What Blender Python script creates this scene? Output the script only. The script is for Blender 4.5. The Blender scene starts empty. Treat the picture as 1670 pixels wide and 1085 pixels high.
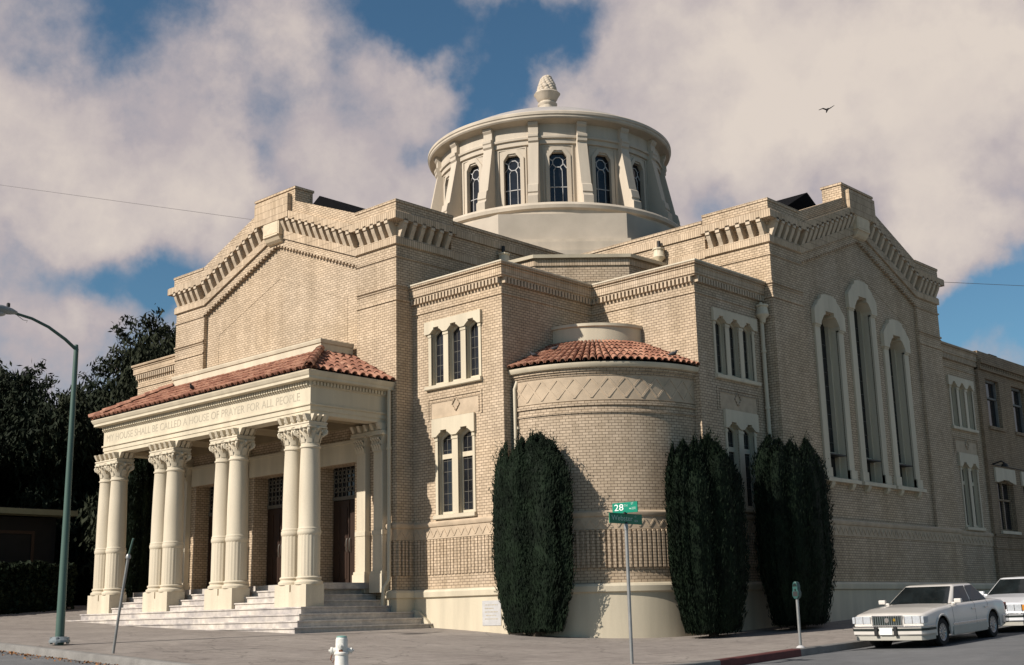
import bpy, bmesh, math, random
import numpy as np
from mathutils import Vector, Matrix
R = math.radians; PI = math.pi
random.seed(7); rng = np.random.default_rng(11)
scene = bpy.context.scene
COL = scene.collection
WPOS = {}

# ------------------------------------------------------------------ materials
def new_mat(name, rough=0.7, metal=0.0, spec=0.3):
    m = bpy.data.materials.new(name); m.use_nodes = True
    nt = m.node_tree; b = nt.nodes['Principled BSDF']
    b.inputs['Roughness'].default_value = rough; b.inputs['Metallic'].default_value = metal
    b.inputs['Specular IOR Level'].default_value = spec
    return m, nt, b
def N(nt, t, **kw):
    n = nt.nodes.new(t)
    for k, v in kw.items():
        if k.startswith('i_'):
            key = k[2:].replace('_', ' ')
            n.inputs[key].default_value = v
        else: setattr(n, k, v)
    return n
def mixc(nt, fac, a, b, blend='MIX'):
    n = nt.nodes.new('ShaderNodeMix'); n.data_type = 'RGBA'; n.blend_type = blend
    for s, v in ((0, fac), (6, a), (7, b)):
        if hasattr(v, 'is_output') or isinstance(v, bpy.types.NodeSocket): nt.links.new(v, n.inputs[s])
        else: n.inputs[s].default_value = v if s == 0 else (*v, 1)[:4]
    return n.outputs[2]
def ramp(nt, src, stops):
    n = nt.nodes.new('ShaderNodeValToRGB'); e = n.color_ramp.elements
    e[0].position, e[0].color = stops[0][0], (*stops[0][1], 1)
    e[1].position, e[1].color = stops[1][0], (*stops[1][1], 1)
    for p, c in stops[2:]:
        x = e.new(p); x.color = (*c, 1)
    nt.links.new(src, n.inputs[0]); return n.outputs[0]
def g(v): return (v, v, v)
def noise(nt, vec, scale, detail=4, rough=.55):
    n = N(nt, 'ShaderNodeTexNoise', i_Scale=scale, i_Detail=detail, i_Roughness=rough)
    if vec is not None: nt.links.new(vec, n.inputs['Vector'])
    return n.outputs['Fac']
def gpos(nt): return N(nt, 'ShaderNodeNewGeometry').outputs['Position']
def bump(nt, b, h, strength=.3, dist=.01):
    n = N(nt, 'ShaderNodeBump', i_Strength=strength, i_Distance=dist)
    nt.links.new(h, n.inputs['Height']); nt.links.new(n.outputs[0], b.inputs['Normal'])
def plain(name, col, rough=.7, var=.12, scale=3.0, metal=0.0, spec=.3, streak=False, fine=0.06, bumpy=0.0):
    m, nt, b = new_mat(name, rough, metal, spec)
    p = gpos(nt)
    if streak:
        mp = N(nt, 'ShaderNodeMapping'); mp.inputs['Scale'].default_value = (1, 1, .12)
        nt.links.new(p, mp.inputs[0]); p2 = mp.outputs[0]
    else: p2 = p
    n1 = noise(nt, p2, scale, 5)
    c = mixc(nt, 1.0, col, ramp(nt, n1, [(.25, g(1 - var)), (.75, g(1 + var * .4))]), 'MULTIPLY')
    n2 = noise(nt, p, 60, 3)
    c = mixc(nt, 1.0, c, ramp(nt, n2, [(.3, g(1 - fine)), (.7, g(1 + fine))]), 'MULTIPLY')
    nt.links.new(c, b.inputs['Base Color'])
    if bumpy: bump(nt, b, n2, bumpy, .004)
    return m
def brick(name, c1, c2, mort, bw=.155, bh=.068, ms=.0075, off=.5, soldier=False):
    m, nt, b = new_mat(name, .85, 0, .2)
    uv = N(nt, 'ShaderNodeUVMap').outputs[0]
    if soldier:
        mp = N(nt, 'ShaderNodeMapping'); mp.inputs['Scale'].default_value = (1, 1, 1)
        nt.links.new(uv, mp.inputs[0]); uv = mp.outputs[0]
    t = N(nt, 'ShaderNodeTexBrick'); t.offset = off; t.squash = 1
    nt.links.new(uv, t.inputs['Vector'])
    for k, v in (('Scale', 1), ('Mortar Size', ms), ('Mortar Smooth', .25), ('Bias', 0), ('Brick Width', bw), ('Row Height', bh)):
        t.inputs[k].default_value = v
    t.inputs['Color1'].default_value = (*c1, 1); t.inputs['Color2'].default_value = (*c2, 1); t.inputs['Mortar'].default_value = (*mort, 1)
    p = gpos(nt)
    n1 = noise(nt, p, .9, 5); n2 = noise(nt, p, 9, 3)
    c = mixc(nt, 1.0, t.outputs['Color'], ramp(nt, n1, [(.3, (.86, .85, .83)), (.72, (1.05, 1.05, 1.05))]), 'MULTIPLY')
    c = mixc(nt, 1.0, c, ramp(nt, n2, [(.3, g(.92)), (.7, g(1.06))]), 'MULTIPLY')
    mp2 = N(nt, 'ShaderNodeMapping'); mp2.inputs['Scale'].default_value = (2.6, 2.6, .16); nt.links.new(p, mp2.inputs[0])
    n3 = noise(nt, mp2.outputs[0], 1.0, 5, .6)
    c = mixc(nt, 1.0, c, ramp(nt, n3, [(.32, (.86, .85, .83)), (.55, (1.02, 1.02, 1.02))]), 'MULTIPLY')
    n4 = noise(nt, p, .28, 3)
    c = mixc(nt, 1.0, c, ramp(nt, n4, [(.3, (.92, .94, .97)), (.7, (1.06, 1.03, .98))]), 'MULTIPLY')
    nt.links.new(c, b.inputs['Base Color'])
    bump(nt, b, t.outputs['Fac'], -.5, .012)
    return m
M = {}
BC1, BC2, BM = (.57, .448, .322), (.46, .358, .252), (.165, .122, .085)
M['brick'] = brick('buff_brick', BC1, BC2, BM)
M['soldier'] = brick('buff_soldier_brick', BC1, BC2, BM, bw=.07, bh=.22, ms=.006, off=0, soldier=True)
M['brickdark'] = brick('porch_brick', (.40, .29, .18), (.31, .22, .13), (.10, .07, .045))
M['schoolbrick'] = brick('annex_brick', (.36, .27, .18), (.29, .21, .14), (.12, .09, .06))
M['tanrelief'] = plain('tan_terracotta_relief', (.475, .372, .262), .8, .22, 4, fine=.08)
M['keystone'] = plain('tan_keystone_stone', (.62, .51, .36), .75, .2, 4, fine=.08)
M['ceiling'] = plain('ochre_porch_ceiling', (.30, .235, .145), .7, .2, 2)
M['bracket'] = plain('pale_tan_brackets', (.53, .43, .315), .75, .15, 5, fine=.08)
M['cream'] = plain('cream_paint', (.575, .50, .37), .6, .2, 2.6, streak=True, fine=.05)
M['creamstone'] = plain('cream_column_stone', (.585, .51, .385), .65, .2, 3, streak=True, fine=.08)
M['stucco'] = plain('dome_stucco', (.52, .445, .35), .75, .22, 1.6, streak=True, fine=.05, bumpy=.15)
M['greystucco'] = plain('grey_stucco', (.47, .405, .325), .8, .15, 1.2, fine=.05)
M['domeroof'] = plain('dome_sheet_roof', (.40, .37, .34), .45, .2, 2, fine=.04)
M['tile'] = None
def tile_mat():
    m, nt, b = new_mat('terracotta_tile', .75, 0, .3)
    p = gpos(nt)
    v = N(nt, 'ShaderNodeTexVoronoi', i_Scale=4.5); nt.links.new(p, v.inputs['Vector'])
    sep = N(nt, 'ShaderNodeSeparateColor'); nt.links.new(v.outputs['Color'], sep.inputs[0])
    c = ramp(nt, sep.outputs[0], [(0, (.21, .088, .055)), (1, (.43, .225, .145)), (.5, (.31, .138, .085))])
    c = mixc(nt, 1.0, c, ramp(nt, noise(nt, p, 14, 4), [(.3, g(.7)), (.7, g(1.1))]), 'MULTIPLY')
    nt.links.new(c, b.inputs['Base Color']); return m
M['tile'] = tile_mat()
M['tar'] = plain('black_tar_roof', (.008, .008, .009), .95, .2, 2, spec=.03)
M['darkgap'] = plain('dark_roof_void', (.02, .016, .014), .9, .1)
def glass_mat(name, col=(.012, .013, .016), rough=.06, spec=.5, lead=None):
    m, nt, b = new_mat(name, rough, 0, spec)
    c = col
    p = gpos(nt)
    n1 = noise(nt, p, 2.2, 2)
    cc = mixc(nt, 1.0, col, ramp(nt, n1, [(.3, g(.6)), (.7, g(1.5))]), 'MULTIPLY')
    nt.links.new(cc, b.inputs['Base Color'])
    bump(nt, b, n1, .12, .02)
    return m
M['glass'] = glass_mat('leaded_dark_glass')
M['carglass'] = glass_mat('car_glass', (.008, .011, .012), .04, .32)
M['wood'] = plain('dark_oak_door', (.035, .018, .011), .5, .3, 3, streak=True)
M['ornament'] = plain('dull_bronze_grille', (.12, .11, .09), .5, .2, 8)
def marble():
    m, nt, b = new_mat('weathered_marble', .5, 0, .35)
    p = gpos(nt)
    n = noise(nt, p, 1.3, 8, .7)
    c = ramp(nt, n, [(.35, (.34, .31, .30)), (.6, (.60, .54, .47)), (.75, (.66, .59, .50))])
    c = mixc(nt, 1.0, c, ramp(nt, noise(nt, p, 7, 5), [(.3, g(.75)), (.7, g(1.05))]), 'MULTIPLY')
    nt.links.new(c, b.inputs['Base Color']); return m
M['marble'] = marble()
def paving():
    m, nt, b = new_mat('sidewalk_concrete', .9, 0, .2)
    p = gpos(nt)
    n = noise(nt, p, .55, 6, .6)
    c = ramp(nt, n, [(.3, (.215, .187, .165)), (.7, (.30, .265, .232))])
    c = mixc(nt, 1.0, c, ramp(nt, noise(nt, p, 4, 7, .75), [(.3, g(.74)), (.68, g(1.09))]), 'MULTIPLY')
    c = mixc(nt, 1.0, c, ramp(nt, noise(nt, p, 90, 2), [(.3, g(.85)), (.7, g(1.12))]), 'MULTIPLY')
    t = N(nt, 'ShaderNodeTexBrick'); t.offset = 0; nt.links.new(p, t.inputs['Vector'])
    for k, v in (('Scale', 1), ('Mortar Size', .012), ('Mortar Smooth', .4), ('Brick Width', 1.5), ('Row Height', 1.5)): t.inputs[k].default_value = v
    t.inputs['Color1'].default_value = t.inputs['Color2'].default_value = (1, 1, 1, 1); t.inputs['Mortar'].default_value = (.58, .56, .54, 1)
    c = mixc(nt, 1.0, c, t.outputs['Color'], 'MULTIPLY')
    vor = N(nt, 'ShaderNodeTexVoronoi', i_Scale=.45); vor.feature = 'DISTANCE_TO_EDGE'
    mp = N(nt, 'ShaderNodeVectorMath'); mp.operation = 'ADD'
    nn = N(nt, 'ShaderNodeTexNoise', i_Scale=1.6, i_Detail=5.0); nt.links.new(p, nn.inputs['Vector'])
    nt.links.new(p, mp.inputs[0]); nt.links.new(nn.outputs['Color'], mp.inputs[1]); nt.links.new(mp.outputs[0], vor.inputs['Vector'])
    c = mixc(nt, 1.0, c, ramp(nt, vor.outputs['Distance'], [(.0, g(.62)), (.012, g(1))]), 'MULTIPLY')
    nt.links.new(c, b.inputs['Base Color']); bump(nt, b, noise(nt, p, 60, 3), .2, .004)
    return m
M['paving'] = paving()
def asphalt():
    m, nt, b = new_mat('worn_asphalt', .85, 0, .3)
    p = gpos(nt)
    c = ramp(nt, noise(nt, p, .4, 6, .6), [(.3, (.105, .108, .110)), (.7, (.150, .150, .150))])
    c = mixc(nt, 1.0, c, ramp(nt, noise(nt, p, 120, 2), [(.3, g(.7)), (.7, g(1.3))]), 'MULTIPLY')
    c = mixc(nt, 1.0, c, ramp(nt, noise(nt, p, 2.5, 5), [(.3, g(.85)), (.7, g(1.08))]), 'MULTIPLY')
    nt.links.new(c, b.inputs['Base Color']); bump(nt, b, noise(nt, p, 120, 2), .4, .006)
    return m
M['asphalt'] = asphalt()
M['kerb'] = plain('kerb_concrete', (.20, .19, .175), .85, .3, 3, fine=.15)
M['kerbred'] = plain('faded_red_kerb_paint', (.115, .036, .032), .8, .4, 5, fine=.15)
M['soil'] = plain('dry_soil', (.12, .10, .075), .95, .3, 2, fine=.2)
def leafmat(name, a, b_, sc=3.0):
    m, nt, b = new_mat(name, .75, 0, .12)
    p = gpos(nt)
    c = ramp(nt, noise(nt, p, sc, 4), [(.3, a), (.7, b_)])
    c = mixc(nt, 1.0, c, ramp(nt, noise(nt, p, 30, 2), [(.3, g(.6)), (.7, g(1.35))]), 'MULTIPLY')
    nt.links.new(c, b.inputs['Base Color']); return m
M['cypress'] = leafmat('cypress_leaf', (.0035, .007, .0035), (.010, .019, .009), 2.5)
M['treeleaf'] = leafmat('dark_tree_leaf', (.009, .013, .007), (.020, .027, .014), .8)
M['treeleaf2'] = leafmat('pepper_tree_leaf', (.014, .018, .009), (.030, .035, .018), .8)
M['hedge'] = leafmat('hedge_leaf', (.008, .012, .006), (.016, .024, .011), 2)
M['bark'] = plain('rough_bark', (.07, .055, .04), .95, .3, 6, streak=True)
M['deadleaf'] = leafmat('dead_leaf', (.20, .09, .035), (.32, .16, .07), 9)
M['polegreen'] = plain('weathered_green_paint', (.072, .125, .102), .5, .35, 2.0, streak=True, fine=.1)
M['polegrey'] = plain('galvanised_steel', (.30, .30, .29), .45, .2, 6, metal=.5, fine=.08)
M['meterteal'] = plain('teal_meter_paint', (.022, .075, .068), .4, .2, 9)
M['lampgrey'] = plain('grey_lamp_metal', (.22, .25, .26), .45, .15, 8, metal=.3)
M['lens'] = plain('lamp_lens', (.30, .32, .32), .2, .05)
M['blade'] = plain('bright_green_sign', (.005, .20, .125), .4, .1, 6)
M['blade2'] = plain('shaded_green_sign', (.005, .16, .085), .4, .1, 6)  # sign green with the shade of the sun-averted blade put into its colour
M['white'] = plain('white_lettering', (.78, .80, .76), .5, .05)
M['whitedull'] = plain('dull_white_lettering', (.36, .52, .44), .5, .05)
M['hydrant'] = plain('chipped_white_paint', (.72, .70, .64), .5, .2, 14, fine=.1)
M['hydrantteal'] = plain('teal_hydrant_cap', (.15, .30, .26), .5, .2, 14)
M['rust'] = plain('rust_stain', (.21, .075, .035), .8, .4, 14)
M['black'] = plain('black_rubber', (.012, .012, .012), .7, .1)
M['letters'] = plain('weathered_incised_letters', (.40, .35, .265), .8, .25, 5)
M['panelgrey'] = plain('pale_grey_stone', (.46, .45, .44), .7, .15, 9)
M['houseblk'] = plain('dark_stained_boards', (.016, .014, .012), .85, .2, 3)
M['fascia'] = plain('olive_fascia_paint', (.17, .165, .10), .6, .15, 4)
M['bird'] = plain('grey_feathers', (.05, .05, .055), .7, .3, 20)
M['wire'] = plain('wire_rubber', (.22, .20, .20), .6, .1)
def carpaint(name, col):
    m, nt, b = new_mat(name, .28, 0, .5)
    b.inputs['Coat Weight'].default_value = .7; b.inputs['Coat Roughness'].default_value = .06
    c = mixc(nt, 1.0, col, ramp(nt, noise(nt, gpos(nt), 3, 4), [(.3, g(.93)), (.7, g(1.03))]), 'MULTIPLY')
    nt.links.new(c, b.inputs['Base Color']); return m
M['carwhite'] = carpaint('off_white_car_paint', (.58, .545, .495))
M['carwhite2'] = carpaint('cool_white_car_paint', (.70, .70, .71))
M['cartrim'] = plain('lower_body_cladding', (.40, .38, .33), .4, .1)
M['chrome'] = plain('chrome', (.70, .70, .70), .12, .05, metal=1.0, spec=.5)
M['grille'] = plain('dark_grille', (.018, .024, .022), .35, .1)
M['headlamp'] = plain('headlamp_glass', (.42, .44, .46), .12, .2, 25, spec=.6)
M['tyre'] = plain('tyre_rubber', (.015, .015, .015), .85, .1)
M['rim'] = plain('dull_alloy_rim', (.30, .30, .30), .35, .2, 12, metal=.7)
M['gold'] = plain('gold_badge', (.55, .35, .06), .3, .05, metal=.8)
M['trimblack'] = plain('black_car_trim', (.02, .02, .02), .5, .1)
M['amber'] = plain('amber_lens', (.5, .2, .03), .2, .05)

# ------------------------------------------------------------------ mesh builder
def ident(u, d, z): return (u, d, z)
class MB:
    def __init__(s, mp=ident): s.P = []; s.F = []; s.UV = []; s.mp = mp
    def face(s, pts, uv=None):
        if uv is None:
            n = Vector((0, 0, 0)); q = [Vector(p) for p in pts]
            for i in range(len(q)):
                a, b = q[i], q[(i + 1) % len(q)]
                n += Vector(((a.y - b.y) * (a.z + b.z), (a.z - b.z) * (a.x + b.x), (a.x - b.x) * (a.y + b.y)))
            ax = max(range(3), key=lambda i: abs(n[i]))
            uv = [(p.y, p.z) if ax == 0 else (p.x, p.z) if ax == 1 else (p.x, p.y) for p in q]
        i0 = len(s.P)
        s.P += [s.mp(*p) for p in pts]; s.F.append(list(range(i0, i0 + len(pts)))); s.UV += list(uv)
    def box(s, u0, u1, d0, d1, z0, z1, nu=1):
        us = [u0 + (u1 - u0) * i / nu for i in range(nu + 1)]
        for a, b in zip(us, us[1:]):
            s.face([(a, d1, z0), (b, d1, z0), (b, d1, z1), (a, d1, z1)]); s.face([(a, d0, z0), (a, d0, z1), (b, d0, z1), (b, d0, z0)])
            s.face([(a, d0, z1), (a, d1, z1), (b, d1, z1), (b, d0, z1)]); s.face([(a, d0, z0), (b, d0, z0), (b, d1, z0), (a, d1, z0)])
        s.face([(u0, d0, z0), (u0, d1, z0), (u0, d1, z1), (u0, d0, z1)]); s.face([(u1, d0, z0), (u1, d0, z1), (u1, d1, z1), (u1, d1, z0)])
    def extr(s, poly, d0, d1):            # polygon in (u,z) extruded in d
        n = len(poly)
        s.face([(u, d1, z) for u, z in poly]); s.face([(u, d0, z) for u, z in reversed(poly)])
        for i in range(n):
            (a, b), (c, e) = poly[i], poly[(i + 1) % n]
            s.face([(a, d0, b), (c, d0, e), (c, d1, e), (a, d1, b)])
    def extru(s, poly, u0, u1):           # polygon in (d,z) extruded in u
        n = len(poly)
        s.face([(u0, d, z) for d, z in poly]); s.face([(u1, d, z) for d, z in reversed(poly)])
        for i in range(n):
            (a, b), (c, e) = poly[i], poly[(i + 1) % n]
            s.face([(u0, a, b), (u1, a, b), (u1, c, e), (u0, c, e)])
    def extrz(s, poly, z0, z1):
        n = len(poly)
        s.face([(u, d, z1) for u, d in poly]); s.face([(u, d, z0) for u, d in reversed(poly)])
        for i in range(n):
            (a, b), (c, e) = poly[i], poly[(i + 1) % n]
            s.face([(a, b, z0), (c, e, z0), (c, e, z1), (a, b, z1)])
    def wall(s, u0, u1, z0, z1, holes=(), d=0, depth=.3, nu=0):
        us = {u0, u1}; zs = {z0, z1}
        for a, b, c, e in holes: us |= {a, b}; zs |= {c, e}
        if nu: us |= {u0 + (u1 - u0) * i / nu for i in range(nu + 1)}
        us = sorted(x for x in us if u0 <= x <= u1); zs = sorted(x for x in zs if z0 <= x <= z1)
        for a, b in zip(us, us[1:]):
            for c, e in zip(zs, zs[1:]):
                um, zm = (a + b) / 2, (c + e) / 2
                if any(h[0] < um < h[1] and h[2] < zm < h[3] for h in holes): continue
                s.face([(a, d, c), (b, d, c), (b, d, e), (a, d, e)])
        for a, b, c, e in holes:
            i = d - depth
            s.face([(a, d, c), (a, i, c), (a, i, e), (a, d, e)]); s.face([(b, d, c), (b, d, e), (b, i, e), (b, i, c)])
            s.face([(a, d, e), (a, i, e), (b, i, e), (b, d, e)]); s.face([(a, d, c), (b, d, c), (b, i, c), (a, i, c)])
    def sweep(s, path, prof, closed=False):   # path (u,d), profile ring (o,z); outward = right of travel
        n = len(path); rings = []; L = 0; Ls = []
        for i, p in enumerate(path):
            p = Vector(p); tp = tn = None
            if i > 0 or closed: tp = (p - Vector(path[i - 1])).normalized()
            if i < n - 1 or closed: tn = (Vector(path[(i + 1) % n]) - p).normalized()
            if i > 0: L += (p - Vector(path[i - 1])).length
            Ls.append(L)
            if tp is None: tp = tn
            if tn is None: tn = tp
            n1, n2 = Vector((tp.y, -tp.x)), Vector((tn.y, -tn.x))
            m = n1 + n2
            m = m / max(.15, m.dot(n1))
            rings.append([(p.x + m.x * o, p.y + m.y * o, z) for o, z in prof])
        k = len(prof)
        pl = [0]
        for j in range(k): pl.append(pl[-1] + math.dist(prof[j], prof[(j + 1) % k]))
        idx = list(range(n - 1)) + ([n - 1] if closed else [])
        for i in idx:
            i2 = (i + 1) % n; l2 = Ls[i2] if i2 else L + math.dist(path[-1], path[0])
            for j in range(k):
                j2 = (j + 1) % k
                vert = abs(prof[j][1] - prof[j2][1]) > abs(prof[j][0] - prof[j2][0])
                va, vb = (prof[j][1], prof[j2][1]) if vert else (prof[j][0], prof[j2][0])
                s.face([rings[i][j], rings[i2][j], rings[i2][j2], rings[i][j2]], [(Ls[i], va), (l2, va), (l2, vb), (Ls[i], vb)])
        if not closed:
            s.face(rings[0]); s.face(list(reversed(rings[-1])))
    def lathe(s, prof, c=(0, 0), n=24, a0=0, a1=2 * PI, rmod=None):
        for i in range(n):
            t0, t1 = a0 + (a1 - a0) * i / n, a0 + (a1 - a0) * (i + 1) / n
            for (r0, z0), (r1, z1) in zip(prof, prof[1:]):
                m0 = rmod(t0) if rmod else 1; m1 = rmod(t1) if rmod else 1
                P = [(c[0] + r0 * m0 * math.cos(t0), c[1] + r0 * m0 * math.sin(t0), z0), (c[0] + r0 * m1 * math.cos(t1), c[1] + r0 * m1 * math.sin(t1), z0),
                     (c[0] + r1 * m1 * math.cos(t1), c[1] + r1 * m1 * math.sin(t1), z1), (c[0] + r1 * m0 * math.cos(t0), c[1] + r1 * m0 * math.sin(t0), z1)]
                rr = max(r0, r1, .01)
                UV = [(t0 * rr, z0), (t1 * rr, z0), (t1 * rr, z1), (t0 * rr, z1)]
                if r0 < 1e-6: P.pop(0); UV.pop(0)
                elif r1 < 1e-6: P.pop(3); UV.pop(3)
                s.face(P, UV)
    def tube(s, pts, rad, n=8, caps=True):
        pts = [Vector(p) for p in pts]
        if not hasattr(rad, '__len__'): rad = [rad] * len(pts)
        rings = []; ref = None
        for i, p in enumerate(pts):
            t = (pts[min(i + 1, len(pts) - 1)] - pts[max(i - 1, 0)]).normalized()
            if ref is None: ref = t.orthogonal().normalized()
            ref = (ref - t * ref.dot(t)).normalized(); bb = t.cross(ref)
            rings.append([tuple(p + (ref * math.cos(2 * PI * k / n) + bb * math.sin(2 * PI * k / n)) * rad[i]) for k in range(n)])
        for a, b in zip(rings, rings[1:]):
            for k in range(n): s.face([a[k], a[(k + 1) % n], b[(k + 1) % n], b[k]])
        if caps: s.face(list(reversed(rings[0]))); s.face(rings[-1])
    def sphere(s, c, r, nu=16, nv=10):
        rx, ry, rz = (r, r, r) if not hasattr(r, '__len__') else r
        for i in range(nv):
            for j in range(nu):
                q = []
                for (a, b) in ((i, j), (i, j + 1), (i + 1, j + 1), (i + 1, j)):
                    th = PI * a / nv; ph = 2 * PI * b / nu
                    q.append((c[0] + rx * math.sin(th) * math.cos(ph), c[1] + ry * math.sin(th) * math.sin(ph), c[2] + rz * math.cos(th)))
                if i == 0: q.pop(1)
                elif i == nv - 1: q.pop(3) if False else q.pop(2)
                s.face(q)
    def mesh(s, name, mat, smooth=None, merge=True, bevel=0):
        me = bpy.data.meshes.new(name); me.from_pydata(s.P, [], s.F)
        uvl = me.uv_layers.new(name='UVMap')
        uvl.data.foreach_set('uv', np.array(s.UV, dtype=np.float32).ravel())
        bm = bmesh.new(); bm.from_mesh(me)
        if merge: bmesh.ops.remove_doubles(bm, verts=bm.verts, dist=2e-5)
        bmesh.ops.recalc_face_normals(bm, faces=bm.faces)
        if bevel:
            es = [e for e in bm.edges if len(e.link_faces) == 2 and e.calc_face_angle(0) > .5]
            bmesh.ops.bevel(bm, geom=es, offset=bevel, segments=2, affect='EDGES', profile=.6)
        bm.to_mesh(me); bm.free()
        if smooth:
            me.polygons.foreach_set('use_smooth', [True] * len(me.polygons))
            me.set_sharp_from_angle(angle=R(smooth))
        me.materials.append(mat); return me

def link(name, data, parent=None, loc=(0, 0, 0), rot=None, local=False):
    o = bpy.data.objects.new(name, data); COL.objects.link(o)
    loc = Vector(loc)
    if parent is not None:
        o.parent = parent
        o.location = loc if local else loc - WPOS.get(parent.name, Vector((0, 0, 0)))
        WPOS[o.name] = Vector((0, 0, 0)) if local else loc
    else:
        o.location = loc; WPOS[o.name] = loc
    if rot is not None: o.rotation_euler = rot
    return o
def tag(o, label, cat, group=None, kind=None):
    if label: o['label'] = label
    if cat: o['category'] = cat
    if group: o['group'] = group
    if kind: o['kind'] = kind
    return o
def thing(name, label, cat, loc=(0, 0, 0), rot=None, group=None, local=False):
    o = link(name, None, None, loc, rot); tag(o, label, cat, group)
    o.empty_display_size = .3
    if local: WPOS[o.name] = Vector((0, 0, 0))
    return o
def part(name, mb, mat, parent, smooth=None, loc=(0, 0, 0), rot=None, bevel=0, local=False):
    me = mb if isinstance(mb, bpy.types.Mesh) else mb.mesh(name, M[mat] if isinstance(mat, str) else mat, smooth, bevel=bevel)
    return link(name, me, parent, loc, rot, local)
def text(name, body, size, mat, parent, loc, rot, ext=.003, sx=1.0, width=None):
    c = bpy.data.curves.new(name, 'FONT'); c.body = body; c.size = size; c.extrude = ext; c.align_y = 'CENTER'
    tmp = bpy.data.objects.new('tmp', c); COL.objects.link(tmp); bpy.context.view_layer.update()
    me = bpy.data.meshes.new_from_object(tmp.evaluated_get(bpy.context.evaluated_depsgraph_get()))
    bpy.data.objects.remove(tmp); me.name = name; me.materials.clear(); me.materials.append(M[mat])
    xs_ = [v.co.x for v in me.vertices]
    if width: sx = width / (max(xs_) - min(xs_))
    for v in me.vertices: v.co.x *= sx
    return link(name, me, parent, loc, rot)

# ------------------------------------------------------------------ ground height
ANCH = np.array([(0.7, -3.6, .54), (.7, .59, .57), (3.15, .59, .41), (5.4, 1.85, .26), (6.6, 6, .36), (6.84, 8.8, .47), (6.84, 17, .80), (6.84, 28, 1.2),
 (-10.5, -3.1, .94), (-14, -3, 1.12), (-5, -3.6, .70), (10.7, -3, -.04), (10.7, .6, .08), (10.7, 2.5, .13), (10.7, 8, .34), (10.7, 17, .70), (10.7, 28, 1.1), (4.6, -9.2, .20), (-1.5, -9.2, .51),
 (1.5, -9.2, .355), (-10, -9.2, .93), (-20, -9.2, 1.35), (-22, 3, 1.5), (-16, -.5, 1.42), (8.3, -8.5, .02), (10.1, -3.9, 0.0), (9.9, -7.6, -.03), (12.7, 2.7, .15), (12.7, 5.5, .26),
 (13, -14, -.35), (23, -20, -.75), (20, 6, .2), (-10, -20, .7), (24, 28, 1.0), (-30, 25, 2.0), (-30, -20, 1.5), (40, -40, -1.4)])
def _tps():
    X = ANCH[:, :2]; n = len(X)
    d = np.linalg.norm(X[:, None] - X[None], axis=2)
    K = np.where(d > 0, d * d * np.log(d + 1e-12), 0) + np.eye(n) * .6
    Pm = np.hstack([np.ones((n, 1)), X]); A = np.block([[K, Pm], [Pm.T, np.zeros((3, 3))]])
    return np.linalg.solve(A, np.concatenate([ANCH[:, 2], np.zeros(3)]))
_W = _tps()
def gz(x, y):
    x = min(max(x, -32), 42); y = min(max(y, -42), 30)
    d = np.hypot(ANCH[:, 0] - x, ANCH[:, 1] - y)
    k = np.where(d > 0, d * d * np.log(d + 1e-12), 0)
    return float(_W[:-3] @ k + _W[-3] + _W[-2] * x + _W[-1] * y)
KX, KY, KR = 10.7, -9.2, 2.5
def kerb_pts(x0=-70, y1=80, n=14):
    P = [(x, KY) for x in np.arange(x0, KX - KR, 1.5)] + [(KX - KR + KR * math.sin(a), KY + KR - KR * math.cos(a)) for a in np.linspace(0, PI / 2, n)]
    return P + [(KX, y) for y in np.arange(KY + KR + .8, y1, 1.5)]
def sheet(name, xs, ys, zf, mat, clampf=None):
    V = []; F = []
    for y in ys:
        for x in xs:
            X, Y = clampf(x, y) if clampf else (x, y)
            V.append((X, Y, zf(X, Y)))
    nx = len(xs)
    for j in range(len(ys) - 1):
        for i in range(nx - 1): F.append((j * nx + i, j * nx + i + 1, (j + 1) * nx + i + 1, (j + 1) * nx + i))
    me = bpy.data.meshes.new(name); me.from_pydata(V, [], F); me.materials.append(M[mat])
    me.polygons.foreach_set('use_smooth', [True] * len(F))
    o = link(name, me); o['kind'] = 'structure'; return o
def corner(x, y):
    cx, cy = KX - KR, KY + KR
    if x > cx and y < cy:
        d = math.hypot(x - cx, y - cy)
        if d > KR: return cx + (x - cx) * KR / d, cy + (y - cy) * KR / d
    return x, y
xs = sorted(set(list(np.arange(-70, -20, 4)) + list(np.arange(-20, KX - .01, .7)) + list(np.linspace(KX - KR, KX, 12))))
ys = sorted(set(list(np.linspace(KY, KY + KR, 12)) + list(np.arange(KY + KR, 30, .8)) + list(np.arange(30, 90, 5))))
sheet('sidewalk', xs, ys, gz, 'paving', corner)
def road_z(x, y):
    e = max(0, x - KX, KY - y)
    return gz(x, y) - .135 + .05 * min(e, 4) / 4
xs = sorted(set(list(np.arange(-300, -40, 20)) + list(np.arange(-40, 44, 1.0)) + list(np.arange(44, 320, 20))))
ys = sorted(set(list(np.arange(-300, -44, 20)) + list(np.arange(-44, 40, 1.0)) + list(np.arange(40, 320, 20))))
sheet('road', xs, ys, road_z, 'asphalt')
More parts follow.
